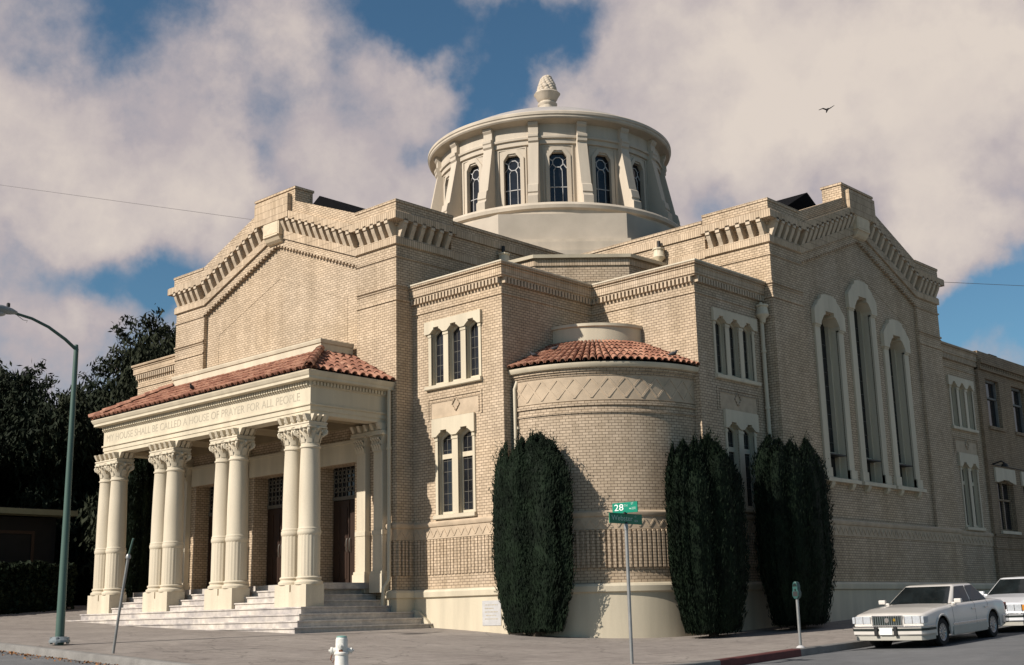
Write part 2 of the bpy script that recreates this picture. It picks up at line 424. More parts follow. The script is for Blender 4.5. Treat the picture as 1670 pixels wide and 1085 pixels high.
def kerb(name, P, mat):
    mb = MB()
    for a, b in zip(P, P[1:]):
        q = []
        for p in (a, b):
            i = min(max(0, 0), 0)
            # outward normal of the kerb line
            if p[0] <= KX - KR: n = Vector((0, -1))
            elif p[1] >= KY + KR: n = Vector((1, 0))
            else: n = Vector((p[0] - (KX - KR), p[1] - (KY + KR))).normalized()
            z = gz(*p)
            q.append([(p[0] - n.x * .15, p[1] - n.y * .15, z - .2), (p[0] - n.x * .15, p[1] - n.y * .15, z + .006), (p[0] + n.x * .015, p[1] + n.y * .015, z + .006), (p[0] + n.x * .035, p[1] + n.y * .035, z - .012), (p[0] + n.x * .05, p[1] + n.y * .05, z - .3)])
        for j in range(4): mb.face([q[0][j], q[1][j], q[1][j + 1], q[0][j + 1]])
    me = mb.mesh(name, M[mat], smooth=50); o = link(name, me); o['kind'] = 'structure'; return o
KP = kerb_pts()
kerb('kerb', [p for p in KP if p[0] < KX - .01 or p[1] < -2.2] + [(KX, -2.1)], 'kerb')
kerb('red_kerb', [(KX, y) for y in np.linspace(-2.1, .62, 6)], 'kerbred')
kerb('kerb', [(KX, y) for y in np.arange(.62, 80, 1.2)], 'kerb')
# ================================================================== THE TEMPLE
T = thing('brick_temple', 'large buff brick domed temple with a columned portico on the street corner', 'building', (0, 7, .5))
W = 10.44; CX, CY = -5.22, 12.3          # dome axis
FL = lambda u, d, z: (-u, -d, z)
FR = lambda u, d, z: (6.844 + d, 7.166 + u, z)
AP = lambda u, d, z: (3.19 + (3.1 + d) * math.cos(u / 3.1 - PI / 2), 4.06 + (3.1 + d) * math.sin(u / 3.1 - PI / 2), z)
WL = lambda u, d, z: (u, .59 - d, z)
WR = lambda u, d, z: (6.479 + d, 7.25 - u, z)
WR2 = lambda u, d, z: (6.479 + d, 17.94 + u, z)
WL2 = lambda u, d, z: (-10.92 - u, .59 - d, z)
SL = lambda u, d, z: (3.19 + d, .59 + u, z)
SR = lambda u, d, z: (3.19 + u, 4.06 - d, z)
AL = lambda u, d, z: (d, u, z)
AR = lambda u, d, z: (6.844 - u, 7.166 - d, z)
SLOPE = .385
def rake(z0, z1, mb, d0, d1, u0=1.57, u1=W - 1.57, step=None):
    c = (u0 + u1) / 2; r = SLOPE * (c - u0)
    mb.extr([(u0, z0), (c, z0 + r), (c, z1 + r), (u0, z1)], d0, d1)
    mb.extr([(c, z0 + r), (u1, z0), (u1, z1), (c, z1 + r)], d0, d1)
# ---------------- gable arms
bw = MB(lambda u, d, z: (u, -d, z))      # one corbel bracket, facing -y
bp = [(-.10, -.47), (.035, -.46), (.05, -.40), (.085, -.32), (.15, -.20), (.185, -.11), (.19, -.075), (.225, -.07), (.225, .05), (-.10, .05)]
bw.extru(bp, -.065, .065)
BR = bw.mesh('bracket', M['bracket'])
for mp, Wd, right in ((FL, W, False), (FR, 10.274, True)):
    u0, u1 = 1.57, Wd - 1.57; c = Wd / 2
    w = MB(mp)
    rc = .13 if not right else .10
    if not right:
        holes = [(x - .74, x + .74, 1.70, 4.80) for x in (2.35, 5.30, 8.25)]
        w.wall(0, Wd, 0, 7.3, holes, 0, .55)
        zl = 7.3
    else:
        w.wall(0, Wd, 0, 3.1, (), 0)
        zl = 3.1
    w.wall(0, u0, zl, 10.6, (), 0); w.wall(u1, Wd, zl, 10.6, (), 0); w.wall(0, u0, 10.58, 11.02, (), -.10); w.wall(u1, Wd, 10.58, 11.02, (), -.10)
    for u in (u0, u1):
        w.face([(u, 0, zl), (u, -rc, zl), (u, -rc, 10.2), (u, 0, 10.2)])
    w.face([(u0, 0, zl), (u1, 0, zl), (u1, -rc, zl), (u0, -rc, zl)])
    if right:
        tall = [(10.16, 8.44), (12.22, 9.23), (14.25, 8.37)]
        holes = [(y - 7.166 - .52, y - 7.166 + .52, 4.26, t + .45) for y, t in tall]
        w.wall(u0, u1, zl, 9.95, holes, -rc, .02)
    else:
        w.wall(u0, u1, zl, 9.95, (), -rc)
    r = SLOPE * (c - u0)
    w.face([(u0, -rc, 9.95), (u1, -rc, 9.95), (u1, -rc, 11.02), (c, -rc, 11.02 + r), (u0, -rc, 11.02)])
    # raised raking field between scalloped edge and architrave
    rake(10.12, 10.60, w, -rc, 0, u0, u1); rake(10.60, 11.02, w, -rc, -.095, u0, u1)
    part('gable_wall', w, 'brick', T)
    # scallop teeth under the raking field, thin framed band on the panel
    s = MB(mp); n = 26
    for side in (0, 1):
        for i in range(n):
            t = (i + .5) / n; u = u0 + (c - u0) * t; z = 10.12 + SLOPE * (u - u0); uu = u if side == 0 else Wd - u
            s.box(uu - .035, uu + .035, -rc, -.005, z - .05, z + .03)
    part('scalloped_edge', s, 'brick', T)
    s = MB(mp)
    rake(9.30, 9.40, s, -rc, -rc + .009, u0 + .55, u1 - .55)
    for u in (u0 + .55, u1 - .65): s.box(u, u + .10, -rc, -rc + .009, 6.0 if not right else 7.2, 9.32)
    part('panel_band', s, 'brick', T)
    # string courses on the piers, wrapping the returns
    s = MB(mp)
    for z, h, o in ((10.03, .045, .03), (9.24, .05, .035), (9.17, .03, .02), (8.86, .04, .03)):
        s.sweep([(u0, 0), (0, 0), (0, -6.5)], [(o, z), (o, z + h), (-.02, z + h + .01), (-.02, z - .01)])
    part('string_course', s, 'brick', T)
    s = MB(mp)
    for z, h, o in ((10.03, .045, .03), (9.24, .05, .035), (9.17, .03, .02), (8.86, .04, .03)):
        s.sweep([(Wd, -2), (Wd, 0), (u1, 0)], [(o, z), (o, z + h), (-.02, z + h + .01), (-.02, z - .01)])
    part('string_course', s, 'brick', T)
    # cornice layers
    a = MB(mp); f = MB(mp); p = MB(mp)
    near = [(u0, 0), (0, 0), (0, -2.02)]; far = [(Wd, -2.02), (Wd, 0), (u1, 0)]
    for path in (near, far):
        a.sweep(path, [(.06, 10.38), (.06, 10.56), (.03, 10.60), (-.05, 10.60), (-.05, 10.36), (.03, 10.36)])
        f.sweep(path, [(.225, 11.0), (.225, 11.2), (.19, 11.235), (-.1, 11.235), (-.1, 11.0)])
        p.sweep(path, [(.08, 11.23), (.08, 11.5), (.10, 11.51), (.10, 11.58), (-.30, 11.58), (-.30, 10.9), (-.02, 10.9)])
    rake(10.36, 10.6, a, -.05, .06, u0, u1)
    rake(11.0, 11.235, f, -.1, .225, u0, u1)
    rake(11.23, 11.58, p, -.30, .08, u0, u1)
    p.box(c - .96, c + .96, -.55, .085, 12.2, 13.05)
    p.box(c - .99, c + .99, -.58, .115, 12.99, 13.06)
    p.box(c + .66, c + .72, .08, .13, 12.55, 12.95)if not right else None
    f.extr([(c - .80, 12.15), (c + .80, 12.15), (c + .80, 12.86), (c - .80, 12.86)], -.1, .24)
    part('architrave', a, 'soldier', T); part('parapet', p, 'brick', T)
    cor = part('cornice', f, 'soldier', T)
    k = MB(mp)                                             # keystone console below the apex
    k.box(c - .38, c + .38, .0, .215, 11.74, 12.30)
    k.box(c - .33, c + .33, .215, .224, 11.79, 12.24)
    k.extru([(.0, 11.52), (.07, 11.54), (.14, 11.60), (.20, 11.70), (.24, 11.72), (.24, 11.76), (.0, 11.76)], c - .34, c + .34)
    part('keystone_panel', k, 'keystone', T)
    # brackets
    n = 11
    us = [(u0 + .17 + (c - u0 - .62) * i / (n - 1), True) for i in range(n)]
    us = us + [(Wd - u, True) for u, _ in us] + [(.16 + .29 * i, False) for i in range(5)] + [(Wd - .16 - .29 * i, False) for i in range(5)]
    for u, sl in us:
        z = 11.0 + (SLOPE * (min(u, Wd - u) - u0) if sl else 0)
        P = mp(u, 0, z)
        part('bracket', BR, None, cor, loc=P, rot=(0, 0, PI / 2 if right else 0))
    for i in range(6):
        P = mp(0, -.16 - .325 * i, 11.0)
        part('bracket', BR, None, cor, loc=P, rot=(0, 0, 0 if right else PI / 2))
# ---------------- arm side walls with lower parapet
w = MB(AL); w.wall(0, 9.0, 0, 10.6); w.wall(0, 2.02, 10.58, 11.1, (), -.10); w.wall(2.02, 9.0, 10.6, 11.1); w.face([(2.02, -.10, 10.58), (2.02, 0, 10.58), (2.02, 0, 11.1), (2.02, -.10, 11.1)]); part('side_wall', w, 'brick', T)
w = MB(AR); w.wall(0, 9.0, 0, 10.6); w.wall(0, 2.02, 10.58, 11.1, (), -.10); w.wall(2.02, 9.0, 10.6, 11.1); w.face([(2.02, -.10, 10.58), (2.02, 0, 10.58), (2.02, 0, 11.1), (2.02, -.10, 11.1)]); part('side_wall', w, 'brick', T)
w = MB(lambda u, d, z: (-W - d, u, z)); w.wall(0, 7.0, 0, 11.1); part('side_wall', w, 'brick', T)
w = MB(lambda u, d, z: (6.844 - u, 17.44 + d, z)); w.wall(0, 7.0, 0, 11.1); part('side_wall', w, 'brick', T)
for mp in (AL, AR):
    s = MB(mp)
    q = ident
    for z0, z1, o in ((11.02, 11.22, .05), (10.36, 10.56, .03)):
        s.box(2.0 if mp is AL else 2.0, 9, -.05, o, z0, z1)
    part('architrave', s, 'soldier', T)
    s = MB(mp); s.box(2.06, 9, -.30, .03, 11.22, 11.43); s.box(2.06, 9, -.32, .06, 11.36, 11.44)
    part('parapet', s, 'brick', T)
# ---------------- corner wings
w = MB(WL); 
HOLES = [(.70, 1.15, 6.56, 8.0), (1.33, 1.77, 6.56, 8.0), (1.95, 2.40, 6.56, 8.0), (.91, 1.42, 3.28, 5.36), (1.63, 2.13, 3.28, 5.36)]
w.wall(0, 3.19, 0, 9.0, HOLES, 0, .02); part('wing_wall', w, 'brick', T)
w = MB(SL); w.wall(0, 6.5, 0, 9.0); part('wing_wall', w, 'brick', T)
w = MB(SR); w.wall(0, 3.289, 0, 9.0); part('wing_wall', w, 'brick', T)
w = MB(WR); w.wall(.084, 3.19, 0, 9.0, HOLES, 0, .02); part('wing_wall', w, 'brick', T)
w = MB(WR2); w.wall(-.5, 2.86, 0, 9.0, HOLES, 0, .02); part('wing_wall', w, 'brick', T)
w = MB(WL2); w.wall(-.48, 2.70, 0, 9.0); w.box(2.70, 2.701, -6, 0, 0, 9.0); part('wing_wall', w, 'brick', T)
PW = [(0, .59), (3.19, .59), (3.19, 4.06), (6.479, 4.06), (6.479, 7.166)]
PW2 = [(6.479, 17.44), (6.479, 20.80)]; PW3 = [(-13.62, 5), (-13.62, .59), (-10.44, .59)]
def dentils(mb, path):
    for (x0, y0), (x1, y1) in zip(path, path[1:]):
        L = math.hypot(x1 - x0, y1 - y0); tx, ty = (x1 - x0) / L, (y1 - y0) / L; nx, ny = ty, -tx
        n = int(L / .118)
        for i in range(n):
            s0 = L * (i + .22) / n; s1 = s0 + .064
            q = [(x0 + tx * a + nx * b, y0 + ty * a + ny * b) for a, b in ((s0, 0), (s1, 0), (s1, .105), (s0, .105))]
            mb.extrz(q, 8.775, 8.925)
for P in (PW, PW2, PW3):
    c_ = MB()
    c_.sweep(P, [(.125, 8.96), (.125, 9.14), (.15, 9.15), (.15, 9.175), (.12, 9.185), (.12, 9.20), (.185, 9.215), (.185, 9.275), (-.25, 9.285), (-.25, 8.92), (.09, 8.92), (.09, 8.955)])
    cw = part('wing_cornice', c_, 'soldier', T)
    dn = MB(); dentils(dn, P); part('dentils', dn, 'tanrelief', cw)
    s = MB(); s.sweep(P, [(.03, 8.50), (.03, 8.54), (-.02, 8.55), (-.02, 8.49)]); part('string_course', s, 'brick', T)
s = MB(); s.sweep(PW, [(.20, 9.265), (.20, 9.30), (-.25, 9.30), (-.25, 9.265)]); part('coping', s, 'creamstone', T)
# wing roofs and chamfered corner lantern
s = MB(); s.extrz([(0, .75), (3.0, .75), (3.0, 4.2), (6.3, 4.2), (6.3, 7.2), (0, 7.2)], 9.0, 9.1); s.box(-W - 3.1, -W, .75, 6, 8.9, 9.1); s.box(0, 6.3, 17.5, 20.8, 8.9, 9.1)
part('flat_roof', s, 'tar', T)
CH = [(0, 3.66), (1.48, 3.77), (3.32, 5.62), (3.42, 7.1)]
s = MB(); s.sweep(CH, [(0, 9.0), (0, 10.42), (-.3, 10.42), (-.3, 9.0)]); part('lantern_wall', s, 'brick', T)
s = MB(); s.sweep(CH, [(.035, 10.18), (.035, 10.36), (-.02, 10.37), (-.02, 10.17)]); s.sweep(CH, [(.02, 9.72), (.02, 9.76), (-.02, 9.76), (-.02, 9.72)]); part('architrave', s, 'soldier', T)
s = MB(); s.sweep(CH, [(.12, 10.38), (.14, 10.47), (-.4, 10.50), (-.4, 10.38)]); part('coping', s, 'cream', T)
s = MB(); s.extrz([(-.3, 3.6), (1.3, 3.9), (3.1, 5.7), (3.2, 7.3), (-.3, 7.3)], 10.40, 10.44); part('flat_roof', s, 'tar', T)
# ---------------- windows
def notched(cs, hw, z0, z1, u0, u1, peak):
    P = [(u0, z1), (u0, z0)]
    for c in cs:
        P += [(c - hw - .03, z0 - .0), (c - hw, z0 + .01), (c - hw * .55, z0 + peak * .62), (c - hw * .42, z0 + peak * .66), (c - hw * .42, z0 + peak), (c + hw * .42, z0 + peak), (c + hw * .42, z0 + peak * .66), (c + hw * .55, z0 + peak * .62), (c + hw, z0 + .01), (c + hw + .03, z0)]
    return P + [(u1, z0), (u1, z1)]
def strip_notched(mb, cs, hw, z0, z1, u0, u1, peak, d0, d1):
    P = notched(cs, hw, z0, z1, u0, u1, peak)[1:-1]
    for (a, za), (b, zb) in zip(P, P[1:]):
        if b - a < 1e-6: 
            mb.face([(a, d0, za), (b, d0, zb), (b, d1, zb), (a, d1, za)]); continue
        mb.face([(a, d1, za), (b, d1, zb), (b, d1, z1), (a, d1, z1)])
        mb.face([(a, d0, za), (b, d0, zb), (b, d1, zb), (a, d1, za)])
        mb.face([(a, d0, z1), (b, d0, z1), (b, d1, z1), (a, d1, z1)])
    for u in (u0, u1): mb.face([(u, d0, z0), (u, d1, z0), (u, d1, z1), (u, d0, z1)])
def lights_window(mp, cs, hw, zs, zt, hood, sill, transom, pier0, pier1):
    f = MB(mp)
    edges = [pier0] + [x for c in cs for x in (c - hw, c + hw)] + [pier1]
    for a, b in zip(edges[0::2], edges[1::2]):
        f.box(a, b, -.24, .028, zs, zt + .14)
        f.box(a - .012, b + .012, -.02, .045, zt - .04, zt + .02)       # little cap moulding
    fr = .04
    for c in cs:
        f.box(c - hw, c - hw + fr, -.17, -.11, zs, zt + .2); f.box(c + hw - fr, c + hw, -.17, -.11, zs, zt + .2)
        f.box(c - hw + fr, c + hw - fr, -.17, -.10, zs, zs + .07)
        if transom: f.box(c - hw + fr, c + hw - fr, -.165, -.10, transom - .06, transom + .06)
        f.extr([(c - hw, zt + .25), (c - hw, zt - .05), (c - hw * .72, zt + .03), (c, zt + .12), (c + hw * .72, zt + .03), (c + hw, zt - .05), (c + hw, zt + .25)], -.175, -.105)
    wnd = part('window', f, 'cream', T)
    h = MB(mp); strip_notched(h, cs, hw, hood[0], hood[1], hood[2], hood[3], .155, -.30, .075); part('hood', h, 'cream', wnd)
    s = MB(mp); s.extru([(-.33, sill[0]), (.07, sill[0]), (.09, sill[0] + .02), (.09, sill[1] - .02), (.02, sill[1]), (-.33, sill[1] + .03)], sill[2], sill[3]); part('sill', s, 'cream', wnd)
    p = MB(mp)
    for c in cs: p.box(c - hw, c + hw, -.16, -.145, zs, zt + .25)
    part('pane', p, 'glass', wnd)
    l = MB(mp)
    for c in cs:
        for k in range(1, 3): l.box(c - hw + fr + (2 * hw - 2 * fr) * k / 3 - .006, c - hw + fr + (2 * hw - 2 * fr) * k / 3 + .006, -.144, -.138, zs + .07, zt + .1)
        z = zs + .25
        while z < zt: l.box(c - hw + fr, c + hw - fr, -.144, -.139, z - .006, z + .006); z += .27
    part('leading', l, 'ornament', wnd)
for mp in (WL, WR, WR2):
    lights_window(mp, (.925, 1.55, 2.175), .225, 6.56, 7.86, (7.90, 8.23, .49, 2.51), (6.44, 6.56, .50, 2.50), None, .60, 2.48)
    lights_window(mp, (1.165, 1.88), .255, 3.28, 5.16, (5.22, 5.68, .74, 2.24), (3.16, 3.28, .79, 2.23), 4.72, .82, 2.21)
    s = MB(mp)                                    # recessed-look panel between the windows
    for a, b, z0, z1 in ((.54, 2.47, 6.19, 6.235), (.54, .585, 5.66, 6.19), (2.425, 2.47, 5.66, 6.19), (.64, 2.37, 6.10, 6.125), (.64, .665, 5.70, 6.10), (2.345, 2.37, 5.70, 6.10)):
        s.box(a, b, 0, .022, z0, z1)
    for sx in (-1, 1):
        for sz in (-1, 1):
            c, z = 1.56 + sx * .065, 5.99 + sz * .085
            dx, dz = .065 * sx, -.085 * sz
            s.extr([(c - dx - .014, z + dz * -1), (c + dx - .014, z + dz), (c + dx + .014, z + dz), (c - dx + .014, z - dz)], 0, .035)
    part('window_panel', s, 'brick', T)
    s = MB(mp); s.wall(.67, 2.34, 5.70, 6.10, (), .006); part('panel_field', s, 'tanrelief', T)
# tall gable windows
for y, t in tall:
    c = y - 7.166; d = -.10
    f = MB(FR)
    for sx in (-1, 1):
        a, b = sorted((c + sx * .52, c + sx * .80)); f.box(a, b, d - .4, d + .06, 4.26, t + .06)
        a, b = sorted((c + sx * .52, c + sx * .86)); f.box(a, b, d - .02, d + .10, 4.26, 4.52)
        a, b = sorted((c + sx * .46, c + sx * .52)); f.box(a, b, d - .36, d - .22, 4.26, t + .3)
        a, b = sorted((c + sx * .52, c + sx * .82)); f.box(a, b, d - .02, d + .085, t + .0, t + .05)
    f.box(c - .52, c + .52, d - .42, d - .30, 4.26, 4.36)
    f.box(c - .46, c + .46, d - .36, d - .28, 4.98, 5.03)
    wnd = part('tall_window', f, 'cream', T)
    h = MB(FR); z = t + .05
    O = [(-.86, 0), (-.86, .40), (-.80, .50), (-.70, .57), (-.62, .68), (-.50, .76), (-.44, .78), (-.42, .88), (-.2, .93)]
    I = [(-.52, .0), (-.50, .10), (-.34, .30), (-.24, .34), (-.24, .44), (0, .44)]
    O = O + [(-x, zz) for x, zz in reversed(O)]; I = I + [(-x, zz) for x, zz in reversed(I[:-1])]
    import bisect
    def lvl(Pl, x):
        for (a, b), (e, ff) in zip(Pl, Pl[1:]):
            if a <= x <= e: return ff if e == a else b + (ff - b) * (x - a) / (e - a)
        return None
    xs_ = sorted({round(x, 4) for x, _ in O + I} | {-.5201, .5201, -.2401, .2401})
    for a, b in zip(xs_, xs_[1:]):
        if b - a < 1e-3: continue
        m0, m1 = a + 1e-4, b - 1e-4
        ta, tb = lvl(O, m0), lvl(O, m1)
        if ta is None or tb is None: continue
        la = lvl(I, m0) if -.52 < m0 < .52 else 0; lb = lvl(I, m1) if -.52 < m1 < .52 else 0
        h.extr([(c + a, z + (la or 0)), (c + b, z + (lb or 0)), (c + b, z + tb), (c + a, z + ta)], d - .38, d + .115)
    part('hood', h, 'cream', wnd)
    s = MB(FR); s.extru([(d - .42, 4.14), (d + .17, 4.14), (d + .17, 4.235), (d + .10, 4.26), (d - .42, 4.27)], c - .94, c + .94)
    for sx in (-.58, .58): s.extru([(d, 3.96), (d + .06, 3.98), (d + .12, 4.06), (d + .14, 4.14), (d, 4.14)], c + sx - .09, c + sx + .09)
    part('sill', s, 'cream', wnd)
    p = MB(FR); p.box(c - .50, c + .50, d - .355, d - .34, 4.3, t + .6); part('pane', p, 'glass', wnd)
    p = MB(FR); p.box(c - .44, c + .44, d - .30, d + .02, 4.90, 4.935); part('hopper_vent', p, 'trimblack', wnd)
    l = MB(FR)
    for k in (-.22, 0, .22): l.box(c + k - .008, c + k + .008, d - .339, d - .33, 4.36, t + .4)
    zz = 5.3
    while zz < t: l.box(c - .46, c + .46, d - .339, d - .331, zz, zz + .016); zz += .4
    part('leading', l, 'ornament', wnd)
# ---------------- base: plinth, reeded dado, zigzag frieze
ARC = [(3.19 + 3.1 * math.cos(a), 4.06 + 3.1 * math.sin(a)) for a in np.linspace(-PI / 2, 0, 33)]
PB = [(-.42, 0), (0, 0), (0, .59), (3.19, .59)] + ARC + [(6.479, 4.06), (6.479, 7.166), (6.844, 7.166), (6.844, 17.44), (6.479, 17.44), (6.479, 20.80)]
s = MB(); s.sweep(PB, [(.06, -.6), (.06, 1.27), (.12, 1.30), (.13, 1.42), (.10, 1.47), (-.02, 1.50), (-.02, -.6)]); part('plinth', s, 'cream', T, smooth=25)
s = MB(); s.sweep(PB, [(.025, 2.70), (.025, 2.985), (.05, 3.0), (.07, 3.05), (.07, 3.09), (.03, 3.13), (-.02, 3.14), (-.02, 2.69)]); fz = part('frieze', s, 'tanrelief', T, smooth=25)
def zigzag(mb, L, z0, z1, d, pitch, t, cross=False, nu=1):
    n = max(1, round(L / pitch)); pw = L / n
    for i in range(n):
        a = i * pw
        for k, (ua, za, ub, zb) in enumerate(((a, z0, a + pw / 2, z1), (a + pw / 2, z1, a + pw, z0)) if not cross else ((a, z0, a + pw, z1), (a, z1, a + pw, z0))):
            dd = d + (.002 if k else 0)
            mb.extr([(ua - t, za), (ua + t, za), (ub + t, zb), (ub - t, zb)], 0.0, dd)
z = MB(WL); zigzag(z, 3.15, 2.75, 2.94, .038, .25, .020); part('zigzag', z, 'tanrelief', fz)
z = MB(AL); zigzag(z, .55, 2.75, 2.94, .038, .25, .020); part('zigzag', z, 'tanrelief', fz)
z = MB(AP); zigzag(z, 4.80, 2.75, 2.94, .038, .25, .020); part('zigzag', z, 'tanrelief', fz)
z = MB(WR); zigzag(z, 3.1, 2.75, 2.94, .038, .25, .020); part('zigzag', z, 'tanrelief', fz)
z = MB(FR); zigzag(z, 10.2, 2.75, 2.94, .038, .25, .020); part('zigzag', z, 'tanrelief', fz)
z = MB(WR2); zigzag(z, 2.8, 2.75, 2.94, .038, .25, .020); part('zigzag', z, 'tanrelief', fz)
def reeds(mp, L, z0=1.83, z1=2.69, pitch=.118, w=.062, d=.04):
    r_ = MB(mp); n = int(L / pitch)
    for i in range(n): r_.box(i * pitch + .03, i * pitch + .03 + w, -.01, d, z0, z1)
    part('reeded_dado', r_, 'brick', T)
reeds(WL, 3.17, d=.018, w=.085); reeds(AL, .56, d=.05); reeds(AP, 4.82, d=.055); reeds(lambda u, d, z: (-u, -d, z), .40); reeds(WR, 3.1)
# ---------------- apse
s = MB(AP); s.wall(0, 4.869, 0, 6.45, (), 0, nu=40); part('apse_wall', s, 'brick', T, smooth=20)
def arc(r, n=40, a0=-PI / 2, a1=0): return [(3.19 + r * math.cos(a), 4.06 + r * math.sin(a)) for a in np.linspace(a0, a1, n)]
s = MB(); s.sweep(arc(3.1), [(.035, 5.60), (.035, 5.68), (-.02, 5.68), (-.02, 5.6)]); s.sweep(arc(3.1), [(.03, 5.42), (.03, 5.46), (-.02, 5.46), (-.02, 5.42)])
s.sweep(arc(3.1), [(.03, 6.31), (.03, 6.37), (.06, 6.37), (.06, 6.42), (.09, 6.42), (.09, 6.49), (-.02, 6.49), (-.02, 6.31)])
part('apse_moulding', s, 'brick', T, smooth=25)
s = MB(); s.sweep(arc(3.1), [(.014, 5.72), (.014, 6.32), (-.02, 6.32), (-.02, 5.72)])
xf = part('diamond_frieze', s, 'tanrelief', T, smooth=25)
z = MB(AP); zigzag(z, 4.86, 5.78, 6.26, .030, .40, .026, cross=True); part('lattice_relief', z, 'tanrelief', xf)
s = MB(); s.sweep(arc(3.1), [(.10, 6.485), (.155, 6.495), (.18, 6.53), (.20, 6.59), (.20, 6.605), (.15, 6.61), (-.02, 6.61), (-.02, 6.492), (.10, 6.492)])
part('eave_gutter', s, 'cream', T, smooth=30)
s = MB(); s.lathe([(3.24, 6.56), (3.26, 6.62), (1.55, 7.46)], (3.19, 4.06), 40, -PI / 2, 0)
rf = part('apse_roof', s, 'tar', T)
def barrel(mb, p0, p1, r0, r1, nseg=4, up=None, steps=6, jit=.006):
    p0, p1 = Vector(p0), Vector(p1); ax = (p1 - p0).normalized()
    side = ax.cross(Vector((0, 0, 1))).normalized(); upv = side.cross(ax).normalized()
    prevs = None
    L = (p1 - p0).length
    for s_ in range(nseg):
        ta, tb = s_ / nseg, min(1, (s_ + 1.12) / nseg)
        off = Vector((random.uniform(-jit, jit), random.uniform(-jit, jit), random.uniform(0, jit)))
        rings = []
        for t, sc, lift in ((ta, 1.0, .016), (tb, .86, -.004)):
            r = (r0 + (r1 - r0) * t) * sc; c = p0 + (p1 - p0) * t + off + upv * lift
            rings.append(([c + side * (r * math.cos(a)) + upv * (r * math.sin(a)) for a in np.linspace(0, PI, steps + 1)], [c + side * (r * .8 * math.cos(a)) + upv * (r * .8 * math.sin(a)) for a in np.linspace(0, PI, steps + 1)]))
        (o0, i0), (o1, i1) = rings
        for k in range(steps):
            mb.face([tuple(o0[k]), tuple(o0[k + 1]), tuple(o1[k + 1]), tuple(o1[k])])
            mb.face([tuple(i0[k]), tuple(o0[k]), tuple(o0[k + 1]), tuple(i0[k + 1])])   # thick lower lip
            if s_ == 0: mb.face([tuple(i0[k]), tuple(i0[k + 1]), tuple(i1[k + 1]), tuple(i1[k])])
s = MB(); n = 29
for i in range(n):
    a = -PI / 2 + (i + .5) / n * PI / 2; ca, sa = math.cos(a), math.sin(a)
    barrel(s, (3.19 + 3.33 * ca, 4.06 + 3.33 * sa, 6.63), (3.19 + 1.62 * ca, 4.06 + 1.62 * sa, 7.47), .078, .042, 6)
part('barrel_tiles', s, 'tile', rf, smooth=50)
s = MB(); s.sweep(arc(1.6), [(0, 7.36), (0, 7.84), (.05, 7.86), (.05, 7.93), (-1.2, 7.95), (-1.2, 7.36)]); part('apse_attic', s, 'cream', T, smooth=25)
def pipe(pts, rad, head=None, clips=(), mat='cream'):
    s = MB(); s.tube(pts, rad, 10); p = part('downpipe', s, mat, T, smooth=40)
    if head:
        h = MB(); x, y, z = head
        h.lathe([(.0, z - .22), (.07, z - .22), (.10, z - .10), (.17, z - .04), (.19, z), (.17, z + .03), (.15, z + .20), (.18, z + .22), (.18, z + .26), (.0, z + .27)], (x, y), 10)
        part('rain_head', h, mat, p, smooth=35)
    for z in clips:
        c = MB(); x, y = pts[1][:2]; c.lathe([(rad, z - .03), (rad + .018, z - .03), (rad + .018, z + .03), (rad, z + .03)], (x, y), 10); part('pipe_clip', c, mat, p)
pipe([(3.28, 1.02, 6.5), (3.28, .96, 6.3), (3.26, .90, 6.15), (3.26, .90, 1.5)], .05, None, (5.2, 4.0))
pipe([(6.57, 6.97, 8.72), (6.57, 6.97, 8.3), (6.57, 6.97, .3)], .055, (6.60, 6.97, 8.38), (7.4, 5.9, 4.2))
pipe([(3.36, 7.06, 10.9), (3.36, 7.04, 10.75), (3.36, 7.04, 9.2)], .05, (3.36, 7.0, 10.66))
pipe([(.1, 3.95, 10.9), (.12, 3.95, 10.75), (.12, 3.95, 9.2)], .05, (.16, 3.95, 10.6))
for P in ((3.36, 7.02, 10.93), (.14, 3.95, 10.87)):
    s = MB(); s.lathe([(0, P[2]), (.05, P[2]), (.05, P[2] + .22), (0, P[2] + .22)], P[:2], 8); part('vent_stub', s, 'trimblack', T)
# small black louvre in the lantern, cornerstone, sign on the wall
s = MB(WL); s.box(2.42, 3.02, .06, .072, .60, 1.17); cs_ = part('cornerstone', s, 'panelgrey', T)
s = MB(WL)
for i, (z, a, b) in enumerate(((1.07, .10, .50), (.99, .08, .40), (.91, .08, .52), (.83, .12, .44), (.75, .08, .50))):
    x = 2.42 + a
    while x < 2.42 + b - .02:
        wd = random.uniform(.03, .09); s.box(x, min(x + wd, 2.42 + b), .0715, .0735, z - .012, z + .012); x += wd + .02
part('engraved_lines', s, 'letters', cs_)
# ---------------- roofs behind the gables (black)
s = MB(); 
for (mp, c) in ((FL, W / 2), (FR, 10.274 / 2)):
    s2 = MB(mp)
    s2.face([(c, -1.55, 13.40), (c, -8.5, 13.40), (c + 3.6, -8.5, 11.35), (c + 3.6, -1.55, 11.35)]); s2.face([(c, -1.55, 13.40), (c - 3.6, -1.55, 11.35), (c - 3.6, -8.5, 11.35), (c, -8.5, 13.40)])
    s2.face([(c, -1.55, 13.40), (c + 3.6, -1.55, 11.35), (c - 3.6, -1.55, 11.35)])
    part('gable_roof', s2, 'tar', T)
